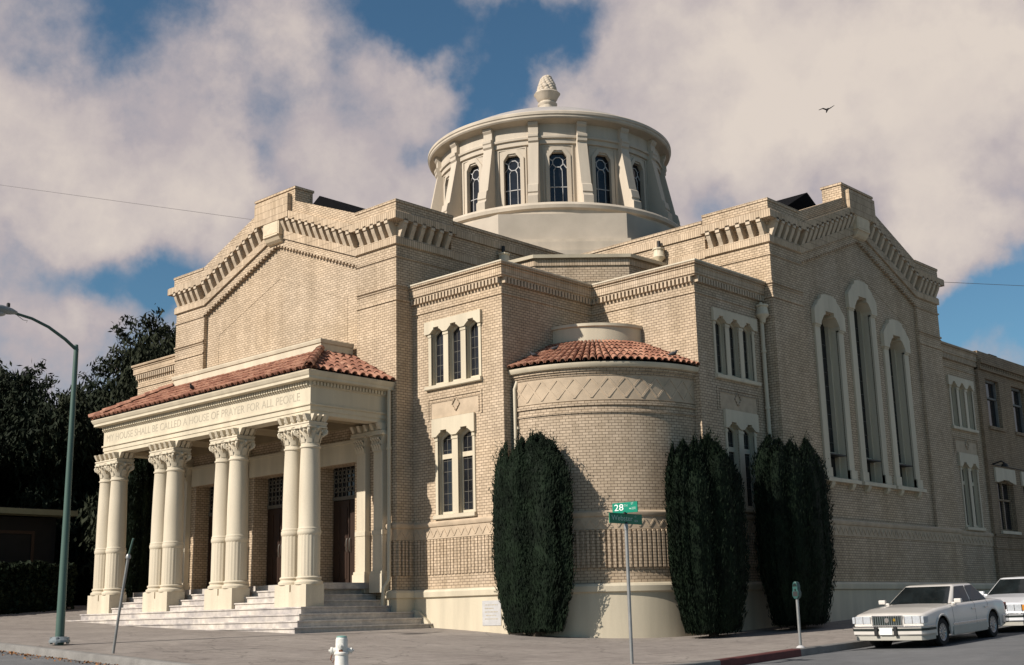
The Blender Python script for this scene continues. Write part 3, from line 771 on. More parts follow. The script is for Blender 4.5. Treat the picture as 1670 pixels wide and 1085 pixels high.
# ---------------- dome
DM = MB()
oc = [(CX + 5.5 * math.cos(R(-45 + 22.5 + 45 * k)), CY + 5.5 * math.sin(R(-45 + 22.5 + 45 * k))) for k in range(8)]
DM.extrz(oc, 11.2, 13.58); part('octagon_base', DM, 'greystucco', T)
s = MB()
for r, z0, z1 in ((5.72, 12.45, 12.66), (5.95, 12.1, 12.5), (6.2, 11.2, 12.15)):
    q = [(CX + r * math.cos(R(-22.5 + 45 * k)), CY + r * math.sin(R(-22.5 + 45 * k))) for k in range(8)]; s.extrz(q, z0, z1)
part('stepped_skirt', s, 'stucco', T)
s = MB(); s.lathe([(4.78, 13.3), (4.78, 13.82), (4.88, 13.87), (4.90, 13.98), (4.86, 14.05), (4.80, 14.09), (4.0, 14.14), (4.0, 13.9)], (CX, CY), 96); part('drum_plinth', s, 'stucco', T, smooth=30)
DR = lambda u, d, z: (CX + (4.05 + d) * math.cos(u / 4.05), CY + (4.05 + d) * math.sin(u / 4.05), z)
bay = 2 * PI * 4.05 / 16
s = MB(DR)
holes = [(k * bay - .33, k * bay + .33, 14.20, 16.12) for k in range(16)]
s.wall(-bay / 2, bay * 15.5, 14.0, 16.5, holes, 0, .16, nu=128)
part('drum_wall', s, 'stucco', T, smooth=20)
s = MB(); s.lathe([(4.05, 16.40), (4.12, 16.42), (4.12, 16.58), (4.18, 16.60), (4.19, 16.67), (4.13, 16.71), (4.12, 17.12), (4.22, 17.15), (4.46, 17.19), (4.50, 17.24), (4.50, 17.30), (4.53, 17.33), (4.53, 17.42), (4.47, 17.47), (4.40, 17.47), (4.40, 17.3)], (CX, CY), 128)
part('drum_cornice', s, 'stucco', T, smooth=28)
# buttress and window meshes, centred on the axis, pointing +x
b_ = MB(); prof = [(3.98, 14.06), (4.78, 14.06), (4.78, 14.36), (4.70, 14.42), (4.68, 14.48), (4.71, 14.52), (4.65, 14.78), (4.57, 14.84), (4.25, 16.42), (4.30, 16.48), (4.30, 16.59), (4.33, 16.63), (4.33, 16.71), (4.25, 16.75), (4.25, 16.98), (4.31, 17.06), (4.33, 17.15), (3.98, 17.15)]
n = len(prof)
hw = .17
b_.face([(r_, hw, z) for r_, z in prof]); b_.face([(r_, -hw, z) for r_, z in reversed(prof)])
for i in range(n):
    (a, za), (b, zb) = prof[i], prof[(i + 1) % n]
    b_.face([(a, -hw, za), (b, -hw, zb), (b, hw, zb), (a, hw, za)])
BUT = b_.mesh('buttress', M['stucco'])
f = MB(lambda u, d, z: (4.05 * math.cos(u / 4.05) + d, 4.05 * math.sin(u / 4.05), z))
def octhood(mb, c, hw, ow, zs, z0, zt, ztop, d0, d1):
    mb.box(c - ow, c - hw, d0, d1, zs, z0); mb.box(c + hw, c + ow, d0, d1, zs, z0)
    for s_ in (-1, 1):
        mb.extr([(c + s_ * ow, z0), (c + s_ * hw, z0), (c + s_ * hw * .45, zt), (c + s_ * ow * .45, ztop), (c + s_ * ow, z0 + .05)], d0, d1)
    mb.extr([(c - hw * .45, zt), (c + hw * .45, zt), (c + ow * .45, ztop), (c - ow * .45, ztop)], d0, d1)
octhood(f, 0, .30, .43, 14.12, 15.96, 16.18, 16.31, -.10, .045)
for s_ in (-1, 1):
    f.extr([(s_ * .335, 16.19), (s_ * .335, 15.96), (s_ * .30, 15.96), (s_ * .14, 16.19)], -.15, -.05)
for u in (-.50, .50): f.box(u - .02, u + .02, 0, .035, 14.1, 16.33)
f.box(-.52, .52, 0, .035, 16.33, 16.365)
DW = f.mesh('dome_window', M['stucco'])
p = MB(lambda u, d, z: (4.05 + d, u, z)); p.box(-.33, .33, -.16, -.148, 14.14, 16.16); DP = p.mesh('pane', M['glass'])
l = MB(lambda u, d, z: (4.05 + d, u, z))
t = .014
for a, b, z0, z1 in ((-.30, .30, 14.90, 14.925), (-.15, -.13, 14.15, 15.54), (.13, .15, 14.15, 15.54), (-.30, .30, 14.17, 14.20)): l.box(a, b, -.147, -.125, z0, z1)
for rr in (.20,):
    q = [(rr * math.cos(PI / 8 + k * PI / 4), 15.80 + rr * math.sin(PI / 8 + k * PI / 4)) for k in range(8)]
    q2 = [((rr - .03) * math.cos(PI / 8 + k * PI / 4), 15.80 + (rr - .03) * math.sin(PI / 8 + k * PI / 4)) for k in range(8)]
    for k in range(8): l.extr([q[k], q[(k + 1) % 8], q2[(k + 1) % 8], q2[k]], -.147, -.125)
for a, za, b, zb in ((-.19, 15.74, -.30, 15.59), (.19, 15.74, .30, 15.59), (-.19, 15.86, -.30, 15.94), (.19, 15.86, .30, 15.94), (-.08, 15.62, -.14, 15.50), (.08, 15.62, .14, 15.50)):
    l.extr([(a - .012, za - .012), (b - .012, zb - .012), (b + .012, zb + .012), (a + .012, za + .012)], -.147, -.125)
DLd = l.mesh('tracery', M['panelgrey'])
for k in range(16):
    a = 2 * PI * k / 16
    part('buttress', BUT, None, T, loc=(CX, CY, 0), rot=(0, 0, a + PI / 16))
    o = part('dome_window', DW, None, T, loc=(CX, CY, 0), rot=(0, 0, a))
    part('pane', DP, None, o, local=True); part('tracery', DLd, None, o, local=True)
Rs = 7.68; s = MB(); s.lathe([(4.42, 17.44)] + [(Rs * math.sin(a), 18.84 - Rs * (1 - math.cos(a))) for a in np.linspace(.608, .03, 16)], (CX, CY), 96)
dr = part('dome_roof', s, 'domeroof', T, smooth=30)
s = MB(); s.lathe([(.0, 18.7), (.46, 18.72), (.46, 18.86), (.36, 18.92), (.34, 19.40), (.33, 19.50), (.37, 19.54), (.37, 19.60), (.30, 19.64), (.29, 19.68), (.37, 19.76), (.42, 19.88), (.47, 19.94), (.50, 19.99), (.46, 20.04), (.37, 20.06), (.0, 20.06)], (CX, CY), 24, rmod=lambda t: 1 + .035 * math.cos(10 * t))
fn = part('finial', s, 'stucco', dr, smooth=50)
s = MB()
nn = 9
for row in range(8):
    z = 20.05 + row * .085; rad = .33 * math.cos(row / 8.6 * PI / 2) ** .8
    for k in range(nn):
        a = 2 * PI * (k + .5 * (row % 2)) / nn
        s.sphere((CX + rad * math.cos(a + .2 * row) * .86, CY + rad * math.sin(a + .2 * row) * .86, z + random.uniform(-.02, .02)), (.115, .115, .10), 8, 6)
s.lathe([(.32, 20.0), (.30, 20.25), (.2, 20.55), (.06, 20.72), (0, 20.74)], (CX, CY), 16)
part('pine_cone', s, 'stucco', fn, smooth=60)
# ================================================================== PORTICO
GX = [-.86, -3.825, -6.78, -9.745]; CYY = -2.29
# steps
SX = [.70, .43, .14, -.15, -.45, -.75, -1.05]; SY = [-3.62, -3.34, -3.07, -2.80, -2.50, -2.20, -1.90]
SZ = [.67, .815, .965, 1.125, 1.27, 1.415, 1.56]
for i in range(7):
    s = MB(); x1 = SX[i]; x0 = -W - SX[i] if SX[i] > 0 else -W - SX[i]
    zb = .0 if i == 0 else SZ[i - 1] - .02
    yb = .56 if i < 3 else -.02
    ov = .025
    s.box(x0, x1, SY[i], yb, zb, SZ[i] - .035)
    s.box(x0 - ov, x1 + ov, SY[i] - ov, yb - .003, SZ[i] - .035, SZ[i])
    part('step', s, 'marble', T, bevel=.006)
s = MB(); s.box(-W + 1.35, -1.35, -1.6, -.01, 1.5, 1.70); s.box(-W + .9, -.9, -1.62, .5, 1.55, 1.699); part('porch_floor', s, 'marble', T)
s = MB(lambda u, d, z: (u, d, z))
s.extr([(-.13, 1.04), (.30, .98), (.62, .72), (.80, .52), (.80, .2), (-.13, .2)], .44, .54); part('cheek_kerb', s, 'cream', T)
# columns
def flut(t): return 1 - .035 * abs(math.cos(10 * t)) ** 4
c = MB()
c.lathe([(.0, .0), (.33, .0), (.335, .03), (.335, .06), (.31, .085), (.285, .10), (.285, .12), (.30, .135), (.305, .16), (.29, .18), (.27, .19)], n=32)
c.lathe([(.268, .19), (.268, 1.16)], n=80, rmod=flut)
c.lathe([(.262, 1.14), (.278, 1.17), (.285, 1.19), (.285, 1.25), (.272, 1.28), (.278, 1.30), (.262, 1.33), (.26, 1.34), (.258, 2.0), (.245, 2.7), (.23, 3.20), (.232, 3.21), (.255, 3.225), (.255, 3.26), (.232, 3.275), (.23, 3.33), (.0, 3.33)], n=32)
SHAFT = c.mesh('column', M['creamstone'], smooth=40)
k = MB()                                                    # leafy capital with corner volutes
k.lathe([(.225, 0), (.225, .05), (.235, .22), (.29, .36), (.29, .38), (0, .38)], n=24)
def leaf(mb, a, r0, z0, h, w, out):
    ca, sa = math.cos(a), math.sin(a)
    prof = [(r0, z0, w), (r0 + .018, z0 + h * .45, w * 1.15), (r0 + out * .55, z0 + h * .85, w * .95), (r0 + out, z0 + h, w * .7), (r0 + out * 1.12, z0 + h * .9, w * .45), (r0 + out * 1.0, z0 + h * .78, w * .2)]
    L_, R_, I_ = [], [], []
    for r_, z, ww in prof:
        x, y = r_ * ca, r_ * sa
        L_.append((x - sa * ww, y + ca * ww, z)); R_.append((x + sa * ww, y - ca * ww, z)); I_.append(((r_ + .02) * ca, (r_ + .02) * sa, z))
    for i in range(len(prof) - 1):
        mb.face([L_[i], I_[i], I_[i + 1], L_[i + 1]]); mb.face([I_[i], R_[i], R_[i + 1], I_[i + 1]])
for i in range(8): leaf(k, 2 * PI * i / 8, .225, .02, .19, .07, .075)
for i in range(8): leaf(k, 2 * PI * (i + .5) / 8, .228, .10, .22, .06, .085)
for i in range(4):
    a = PI / 4 + i * PI / 2; ca, sa = math.cos(a), math.sin(a); pts = []; rr = []
    for t in np.linspace(0, 1, 14):
        th = -PI / 2 + t * 3.4 * PI; q = .075 * (1 - .75 * t)
        pts.append(((.325 + q * math.cos(th)) * ca, (.325 + q * math.cos(th)) * sa, .30 + q * math.sin(th))); rr.append(.026 * (1 - .4 * t) + .012)
    k.tube([(.235 * ca, .235 * sa, .12), (.27 * ca, .27 * sa, .19)] + pts, [.028, .03] + rr, 7)
for i in range(4):
    a = i * PI / 2; k.sphere((.30 * math.cos(a), .30 * math.sin(a), .37), (.05, .05, .045), 8, 6)
q = []
for i in range(4):
    a = PI / 4 + i * PI / 2
    for da, r_ in ((-.10, .405), (.10, .405), (.42, .325), (.785, .295), (1.15, .325)): q.append((r_ * math.cos(a + da), r_ * math.sin(a + da)))
k.extrz(q, .375, .405); k.extrz([(x * .94, y * .94) for x, y in q], .40, .425)
CAP = k.mesh('capital', M['creamstone'], smooth=45)
for gx in GX:
    for dx in (-.315, .315):
        o = part('column', SHAFT, None, T, loc=(gx + dx, CYY, 1.64))
        part('capital', CAP, None, o, loc=(0, 0, 3.32), local=True)
        s = MB(); s.box(-.29, .29, -.30, .235, -.515, 0)
        part('pedestal', s, 'creamstone', o, loc=(0, 0, 0), bevel=.006, local=True)
    s = MB(); s.box(gx - .05, gx + .05, CYY - .297, CYY + .23, 1.12, 1.47); part('pedestal_link', s, 'creamstone', T)
    s = MB(); s.box(gx - .04, gx + .04, CYY - .26, CYY + .2, 1.46, 1.62); part('pedestal_joint', s, 'tanrelief', T)
    s = MB()                                                # shared impost block with scroll ends
    s.box(gx - .60, gx + .60, CYY - .27, CYY + .27, 5.39, 5.47); s.box(gx - .56, gx + .56, CYY - .23, CYY + .23, 5.47, 5.665)
    s.box(gx - .615, gx + .615, CYY - .285, CYY + .285, 5.44, 5.475)
    for i in range(5):
        x = gx - .50 + .25 * i
        for y0 in (-.23, .23): s.extru([(CYY + y0, 5.48), (CYY + y0 * 1.25, 5.50), (CYY + y0 * 1.45, 5.58), (CYY + y0 * 1.6, 5.655), (CYY + y0, 5.665)], x - .05, x + .05)
        s.sphere((x + .125 if i < 4 else x, CYY - .25, 5.57), (.035, .03, .05), 8, 6)
    for sx in (-1, 1):
        for y in (-.15, 0, .15): s.extr([(gx + sx * .56, 5.48), (gx + sx * .60, 5.5), (gx + sx * .66, 5.58), (gx + sx * .70, 5.655), (gx + sx * .56, 5.665)], CYY + y - .05, CYY + y + .05)
    part('impost', s, 'creamstone', T, smooth=40)
    # wall pilasters behind
    for dx in (-.33, .33):
        s = MB(); x = gx + dx
        s.box(x - .17, x + .17, -.16, .01, 1.97, 4.98)
        s.box(x - .20, x + .20, -.19, .01, 2.86, 2.98); s.box(x - .185, x + .185, -.175, .01, 1.97, 2.86)
        s.box(x - .24, x + .24, -.24, .01, 1.44, 1.90); s.box(x - .22, x + .22, -.22, .01, 1.90, 1.97)
        pl = part('pilaster', s, 'creamstone', T, bevel=.008)
        s = MB(); s.extr([(x - .17, 4.96), (x + .17, 4.96), (x + .19, 5.15), (x + .27, 5.36), (x - .27, 5.36), (x - .19, 5.15)], -.20, .01)
        for i in range(4):
            for (zz, h, oo) in ((4.98, .16, .06), (5.10, .2, .09)):
                xx = x - .135 + .09 * i
                s.extru([(-.20, zz), (-.22, zz + h * .5), (-.20 - oo, zz + h), (-.20 - oo * .9, zz + h * .75), (-.19, zz + h * .6)], xx - .035, xx + .035)
        s.box(x - .30, x + .30, -.28, .01, 5.36, 5.40)
        part('capital', s, 'creamstone', pl)
    s = MB(); s.box(gx - .60, gx + .60, -.27, .01, 5.40, 5.47); s.box(gx - .55, gx + .55, -.22, .01, 5.47, 5.66)
    for i in range(5): s.extru([(-.22, 5.48), (-.28, 5.5), (-.32, 5.58), (-.36, 5.655), (-.22, 5.66)], gx - .50 + .25 * i - .05, gx - .50 + .25 * i + .05)
    part('impost', s, 'creamstone', T)
# entablature (U-shaped beam), inscription, dentils
X0, X1, YF = -W + .35, -.35, -2.457
EP = [(X0, .0), (X0, YF), (X1, YF), (X1, .0)]
s = MB(); s.sweep(EP, [(0, 5.665), (0, 5.76), (.02, 5.765), (.02, 5.875), (.055, 5.89), (.055, 5.925), (.015, 5.94), (.015, 6.33), (.04, 6.345), (.04, 6.36), (-.40, 6.36), (-.40, 5.665)])
en = part('entablature', s, 'cream', T)
s = MB(); s.sweep(EP, [(.05, 6.36), (.05, 6.47), (.21, 6.49), (.235, 6.50), (.235, 6.56), (.26, 6.59), (.295, 6.66), (.30, 6.69), (-.3, 6.69), (-.3, 6.36)])
co = part('portico_cornice', s, 'cream', T)
s = MB()
for (x0, y0), (x1, y1) in zip(EP, EP[1:]):
    L = math.hypot(x1 - x0, y1 - y0); tx, ty = (x1 - x0) / L, (y1 - y0) / L; nx, ny = ty, -tx; n = int(L / .10)
    for i in range(n):
        a = L * (i + .2) / n; q = [(x0 + tx * (a + e) + nx * o, y0 + ty * (a + e) + ny * o) for e, o in ((0, .0), (.058, .0), (.058, .10), (0, .10))]
        s.extrz(q, 6.375, 6.465)
part('dentils', s, 'cream', co)
text('inscription', 'MY HOUSE SHALL BE CALLED A HOUSE OF PRAYER FOR ALL PEOPLE', .29, 'letters', en, (-9.95, YF - .016, 6.125), (PI / 2, 0, 0), .0015, width=9.18)
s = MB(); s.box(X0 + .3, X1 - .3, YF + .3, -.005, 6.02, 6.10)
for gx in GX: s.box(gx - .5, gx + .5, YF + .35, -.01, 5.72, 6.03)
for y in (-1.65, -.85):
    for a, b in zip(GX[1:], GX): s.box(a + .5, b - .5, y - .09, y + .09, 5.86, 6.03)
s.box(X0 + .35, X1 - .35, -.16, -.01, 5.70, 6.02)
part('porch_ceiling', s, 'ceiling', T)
# doors, lintels
for x in (-2.35, -5.30, -8.25):
    s = MB(); s.box(x - .90, x + .90, -.07, -.003, 4.80, 5.32); s.box(x - 1.0, x + 1.0, -.10, -.003, 5.30, 5.38); part('lintel', s, 'cream', T)
    s = MB(); s.box(x - .74, x + .74, .50, .54, 1.70, 4.80)
    dr_ = part('doorway', s, 'wood', T)
    for sx in (-1, 1):
        d = MB(); c_ = x + sx * .35
        d.box(c_ - .33, c_ + .33, .44, .50, 1.70, 3.90)
        for z0, z1 in ((1.85, 2.55), (2.68, 3.75)):
            for u in (-.15, .15): d.box(c_ + u - .10, c_ + u + .10, .425, .44, z0, z1)
        dd = part('door_leaf', d, 'wood', dr_, bevel=.006)
    h = MB(); 
    for sx in (-1, 1): h.tube([(x + sx * .06, .41, 2.55), (x + sx * .06, .38, 2.6), (x + sx * .06, .38, 2.85), (x + sx * .06, .41, 2.9)], .014, 8)
    part('handle', h, 'ornament', dr_, smooth=40)
    t_ = MB(); t_.box(x - .72, x + .72, .44, .50, 3.92, 4.02)
    for k in range(9): t_.box(x - .70 + k * .172, x - .67 + k * .172, .455, .475, 4.02, 4.80)
    for k in range(8):
        cx = x - .60 + k * .172
        for zz in (4.2, 4.45, 4.66):
            q = [(cx + .075 * math.cos(a), zz + .075 * math.sin(a)) for a in np.linspace(0, 2 * PI, 13)]
            q2 = [(cx + .048 * math.cos(a), zz + .048 * math.sin(a)) for a in np.linspace(0, 2 * PI, 13)]
            for i in range(12): t_.extr([q[i], q[i + 1], q2[i + 1], q2[i]], .455, .472)
    part('transom_grille', t_, 'ornament', dr_)
    l_ = MB(); l_.box(x - .74, x + .74, .485, .492, 4.02, 4.80); part('pane', l_, 'glass', dr_)
# porch roof: deck, barrel tiles, hips, attic
RX0, RX1, RYF, RZ0, RZ1, RIN = X0 - .28, X1 + .28, YF - .28, 6.70, 7.62, 1.66
s = MB()
a, b_, c_, d_ = (RX0, RYF, RZ0), (RX1, RYF, RZ0), (RX1 - RIN, RYF + RIN, RZ1), (RX0 + RIN, RYF + RIN, RZ1)
s.face([a, b_, c_, d_]); s.face([b_, (RX1, .0, RZ0), (RX1 - RIN, .0, RZ1), c_]); s.face([a, d_, (RX0 + RIN, 0, RZ1), (RX0, 0, RZ0)])
s.face([(RX0, RYF, RZ0 - .006), (RX1, RYF, RZ0 - .006), (RX1, 0, RZ0 - .006), (RX0, 0, RZ0 - .006)])
pr_ = part('porch_roof', s, 'tar', T)
s = MB(); pitch = .245; n = int((RX1 - RX0) / pitch)
for i in range(n):
    x = RX0 + (i + .5) * (RX1 - RX0) / n; run = min(RIN, x - RX0, RX1 - x)
    if run < .12: continue
    barrel(s, (x, RYF - .05, RZ0 + .0), (x, RYF + run, RZ0 + (RZ1 - RZ0) * run / RIN), .092, .078, max(1, round(5 * run / RIN)))
m = int(-RYF / pitch)
for sx, xe in ((1, RX1), (-1, RX0)):
    for i in range(m):
        y = RYF + (i + .5) * (-RYF) / m; run = min(RIN, y - RYF)
        if run < .12: continue
        barrel(s, (xe + sx * .05, y, RZ0), (xe - sx * run, y, RZ0 + (RZ1 - RZ0) * run / RIN), .092, .078, max(1, round(5 * run / RIN)))
part('barrel_tiles', s, 'tile', pr_, smooth=50)
for sx, xe in ((1, RX1), (-1, RX0)):
    s = MB(); barrel(s, (xe + sx * .04, RYF - .04, RZ0 + .05), (xe - sx * RIN, RYF + RIN, RZ1 + .08), .13, .11, 6, steps=8)
    part('hip_tiles', s, 'tile', pr_, smooth=50)
AT = [(RX0 + RIN, 0), (RX0 + RIN, RYF + RIN), (RX1 - RIN, RYF + RIN), (RX1 - RIN, 0)]
s = MB(); s.sweep(AT, [(0, 7.55), (0, 7.84), (.03, 7.86), (.05, 7.93), (.05, 7.96), (-.6, 7.98), (-.6, 7.55)]); part('portico_attic', s, 'cream', T)
s = MB(); s.sweep(AT, [(.03, 7.56), (.03, 7.60), (-.02, 7.62), (-.02, 7.55)]); part('flashing', s, 'tanrelief', T)
pipe([(-.17, -.10, 6.6), (-.17, -.10, 6.4), (-.17, -.10, 3.15), (-.12, -.15, 3.0), (-.12, -.15, 1.75), (-.22, -.24, 1.55), (-.24, -.26, 1.12)], .05, None, (5.0,))
# ================================================================== ANNEX SCHOOL
S = thing('brick_annex', 'two storey dark brick annex with sash windows right of the temple', 'building', (3, 26, .8))
FS = lambda u, d, z: (6.60 + d, 20.80 + u, z)
w = MB(FS); wins = [(.55 + 2.3 * i, 1.72 + 2.3 * i, 6.78, 8.46) for i in range(9)] + [(.62 + 2.3 * i, 2.02 + 2.3 * i, 3.22, 4.95) for i in range(9)]
w.wall(0, 26, -.5, 9.35, wins, 0, .22); w.face([(0, 0, 0), (0, -.3, 0), (0, -.3, 9.35), (0, 0, 9.35)]); w.face([(26, 0, 0), (26, -12, 0), (26, -12, 9.35), (26, 0, 9.35)])
part('wall', w, 'schoolbrick', S)
s = MB(FS); s.box(0, 26, -.25, .16, 8.92, 9.06); s.box(0, 26, -.25, .10, 8.72, 8.80); s.box(0, 26, -.3, .05, 9.06, 9.36); s.box(0, 26, -.02, .035, 3.02, 3.10); s.box(0, 26, -.02, .03, 2.62, 2.66)
i = 0
while i * .16 < 26: s.box(i * .16, i * .16 + .09, 0, .10, 8.80, 8.92); i += 1
part('cornice', s, 'schoolbrick', S)
s = MB(FS); s.box(0, 26, -12, -.3, 9.0, 9.08); s.box(2.2, 2.9, -1.2, -.4, 9.36, 9.62); part('roof', s, 'tar', S)
s = MB(FS); s.box(0, 26, 0, .06, -.6, 1.4); part('plinth', s, 'cream', S)
for j, (a, b, z0, z1) in enumerate(wins):
    f = MB(FS)
    for u0, u1, q0, q1 in ((a, a + .07, z0, z1), (b - .07, b, z0, z1), (a, b, z0, z0 + .07), (a, b, z1 - .08, z1), (a, b, (z0 + z1) / 2 - .03 + .2, (z0 + z1) / 2 + .03 + .2)): f.box(u0, u1, -.20, -.12, q0, q1)
    if z0 < 5: f.box((a + b) / 2 - .03, (a + b) / 2 + .03, -.20, -.13, z0, z1)
    wn = part('window', f, 'kerb' if z0 > 5 else 'schoolbrick', S)
    p = MB(FS); p.box(a, b, -.21, -.19, z0, z1); part('pane', p, 'glass', wn)
    l = MB(FS); l.box(a - .1, b + .1, -.2, .07, z0 - .10, z0); part('sill', l, 'creamstone' if z0 < 5 else 'schoolbrick', wn)
    if z0 < 5:
        h = MB(FS); strip_notched(h, [(a + b) / 2], (b - a) / 2 - .05, 4.86, 5.36, a - .16, b + .16, .10, -.1, .06); part('hood', h, 'creamstone', wn)
# wall lamp on the annex, small conduit
s = MB(FS); s.tube([(.3, .05, 5.45), (.3, .35, 5.52), (.3, .45, 5.45)], .025, 8); s.lathe([(.03, 5.46), (.10, 5.40), (.13, 5.33), (.0, 5.33)], (.3, .45), 10); s.tube([(.3, .03, 5.45), (6, .03, 5.40)], .015, 6)
part('wall_lamp', s, 'trimblack', S, smooth=40)
# ================================================================== PLANTS
def quads_mesh(name, C, U, V, mat, extra=None):
    n = len(C)
    P = np.empty((n, 4, 3)); P[:, 0] = C - V; P[:, 1] = C + U; P[:, 2] = C + V; P[:, 3] = C - U
    P = P.reshape(-1, 3); F = np.arange(n * 4).reshape(n, 4)
    Vl = P.tolist(); Fl = F.tolist()
    if extra:
        off = len(Vl); Vl += extra[0]; Fl += [[i + off for i in f] for f in extra[1]]
    me = bpy.data.meshes.new(name); me.from_pydata(Vl, [], Fl); me.materials.append(M[mat]); return me
def unit(a): return a / (np.linalg.norm(a, axis=1, keepdims=True) + 1e-9)
def cypress(x, y, h, rad, label, seed, lead, sq=.6, ang=0):
    r = np.random.default_rng(seed); z0 = gz(x, y)
    t = thing('cypress_tree', label, 'tree', (x, y, z0), None, 'dark columnar cypresses against the temple wall')
    # leaders: upright spindles packed into one column
    Ls = []
    for k in range(lead):
        a = 2 * PI * k / lead * 2.4 + r.uniform(-.3, .3); q = math.sqrt((k + .4) / lead) * .74
        top = h * (1 - r.uniform(0, .10) - (.10 if math.cos(a - seed) > .55 and q > .4 else 0))
        Ls.append((q * rad * math.cos(a), q * rad * math.sin(a), top, rad * r.uniform(.36, .46)))
    for k in range(lead + 16):
        a = r.uniform(0, 2 * PI); q = math.sqrt(r.uniform(0, 1)) * .98
        Ls.append((q * rad * math.cos(a), q * rad * math.sin(a), h * r.uniform(.84, 1.05 - .10 * q), rad * r.uniform(.08, .14)))
    Cs, Us, Vs = [], [], []
    core_v, core_f = [], []
    for lx, ly, top, lr in Ls:
        def prof(s): return np.where(s < .25, .70 + 1.2 * s, 1.0) * np.where(s > .84, np.clip(1 - ((s - .84) / .16) ** 1.6, .04, 1), 1.0)
        n = int(5600 if lr > rad * .2 else 1500)
        s = r.uniform(.03, 1, n); ph = r.uniform(0, 2 * PI, n)
        rr = lr * prof(s) * np.clip(r.normal(.93, .10, n), .5, 1.15) * (1 + .07 * np.sin(9 * s * h / 3 + ph * 3 + seed))
        spread = np.where(s < .35, .66 + .97 * s, 1.0) * np.where(s > .7, 1 - .16 * ((s - .7) / .3) ** 2, 1)
        cx = lx * spread + rr * np.cos(ph); cy = ly * spread + rr * np.sin(ph); cz = s * top + r.normal(0, .02, n)
        out = np.stack([np.cos(ph), np.sin(ph), np.zeros(n)], 1)
        up = unit(np.stack([np.zeros(n), np.zeros(n), np.ones(n)], 1) + out * r.uniform(.05, .7, (n, 1)) + r.normal(0, .22, (n, 3)))
        sd = unit(np.cross(up, unit(r.normal(0, 1, (n, 3)))))
        Cs.append(np.stack([cx, cy, cz], 1)); Vs.append(up * r.uniform(.035, .075, (n, 1))); Us.append(sd * r.uniform(.009, .018, (n, 1)))
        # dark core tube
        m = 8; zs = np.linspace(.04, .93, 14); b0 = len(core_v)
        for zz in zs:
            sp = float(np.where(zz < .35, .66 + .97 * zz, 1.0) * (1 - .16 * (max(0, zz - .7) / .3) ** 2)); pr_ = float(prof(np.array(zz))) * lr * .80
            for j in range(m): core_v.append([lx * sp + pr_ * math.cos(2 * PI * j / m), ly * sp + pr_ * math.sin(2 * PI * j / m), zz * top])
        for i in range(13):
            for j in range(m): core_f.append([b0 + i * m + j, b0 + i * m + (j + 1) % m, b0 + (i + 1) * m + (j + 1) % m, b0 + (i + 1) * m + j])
    C0 = np.concatenate(Cs)
    pick = C0[r.integers(0, len(C0), 900)]; nrm = pick * [1, 1, 0]; nrm = unit(nrm)
    q_ = np.linalg.norm(pick[:, :2], axis=1); keep = (q_ > rad * .45) | (pick[:, 2] > h * .8); pick, nrm = pick[keep], nrm[keep]
    for j in range(13):                                     # feathery shoots standing off the surface
        t_ = j / 12; dr = unit(nrm * r.uniform(.2, .75) + np.array([0, 0, 1.0]) + r.normal(0, .12, nrm.shape))
        Cs.append(pick + dr * (t_ * .26) + r.normal(0, .012, pick.shape)); up_ = unit(dr + r.normal(0, .35, dr.shape))
        Vs.append(up_ * (.05 * (1.1 - .6 * t_))); Us.append(unit(np.cross(up_, r.normal(0, 1, up_.shape))) * .012)
    me = quads_mesh('crown', np.concatenate(Cs), np.concatenate(Us), np.concatenate(Vs), 'cypress', (core_v, core_f))
    co = np.empty(len(me.vertices) * 3); me.vertices.foreach_get('co', co); co = co.reshape(-1, 3); ca, sa = math.cos(ang), math.sin(ang)
    nn_ = (co[:, 0] * ca + co[:, 1] * sa); tt_ = (-co[:, 0] * sa + co[:, 1] * ca); nn_ = nn_ * sq       # grown flat against the wall
    co[:, 0] = nn_ * ca - tt_ * sa; co[:, 1] = nn_ * sa + tt_ * ca; me.vertices.foreach_set('co', co.ravel()); me.update()
    link('crown', me, t, (0, 0, 0), None, True)
    s = MB(); s.tube([(0, 0, -.2), (.02, 0, .15), (0, .02, .6)], [.14, .11, .08], 9); part('trunk', s, 'bark', t, smooth=50, local=True)
    return t
cypress(4.02, .60, 4.62, .95, 'bushy dark green cypress in front of the wall left of the street name sign', 3, 18, .44, R(-76))
cypress(6.97, 3.30, 4.60, 1.03, 'bushy dark green cypress right of the street name sign, its top below the triple window', 5, 18, .58, R(-12))
cypress(7.5, 6.22, 4.66, 1.32, 'widest darkest cypress standing behind the parking meter', 9, 20, .48, 0)
cypress(-11.8, -.45, 5.3, .86, 'slim dark cypress seen between the two leftmost pairs of portico columns', 13, 9, 1.0)
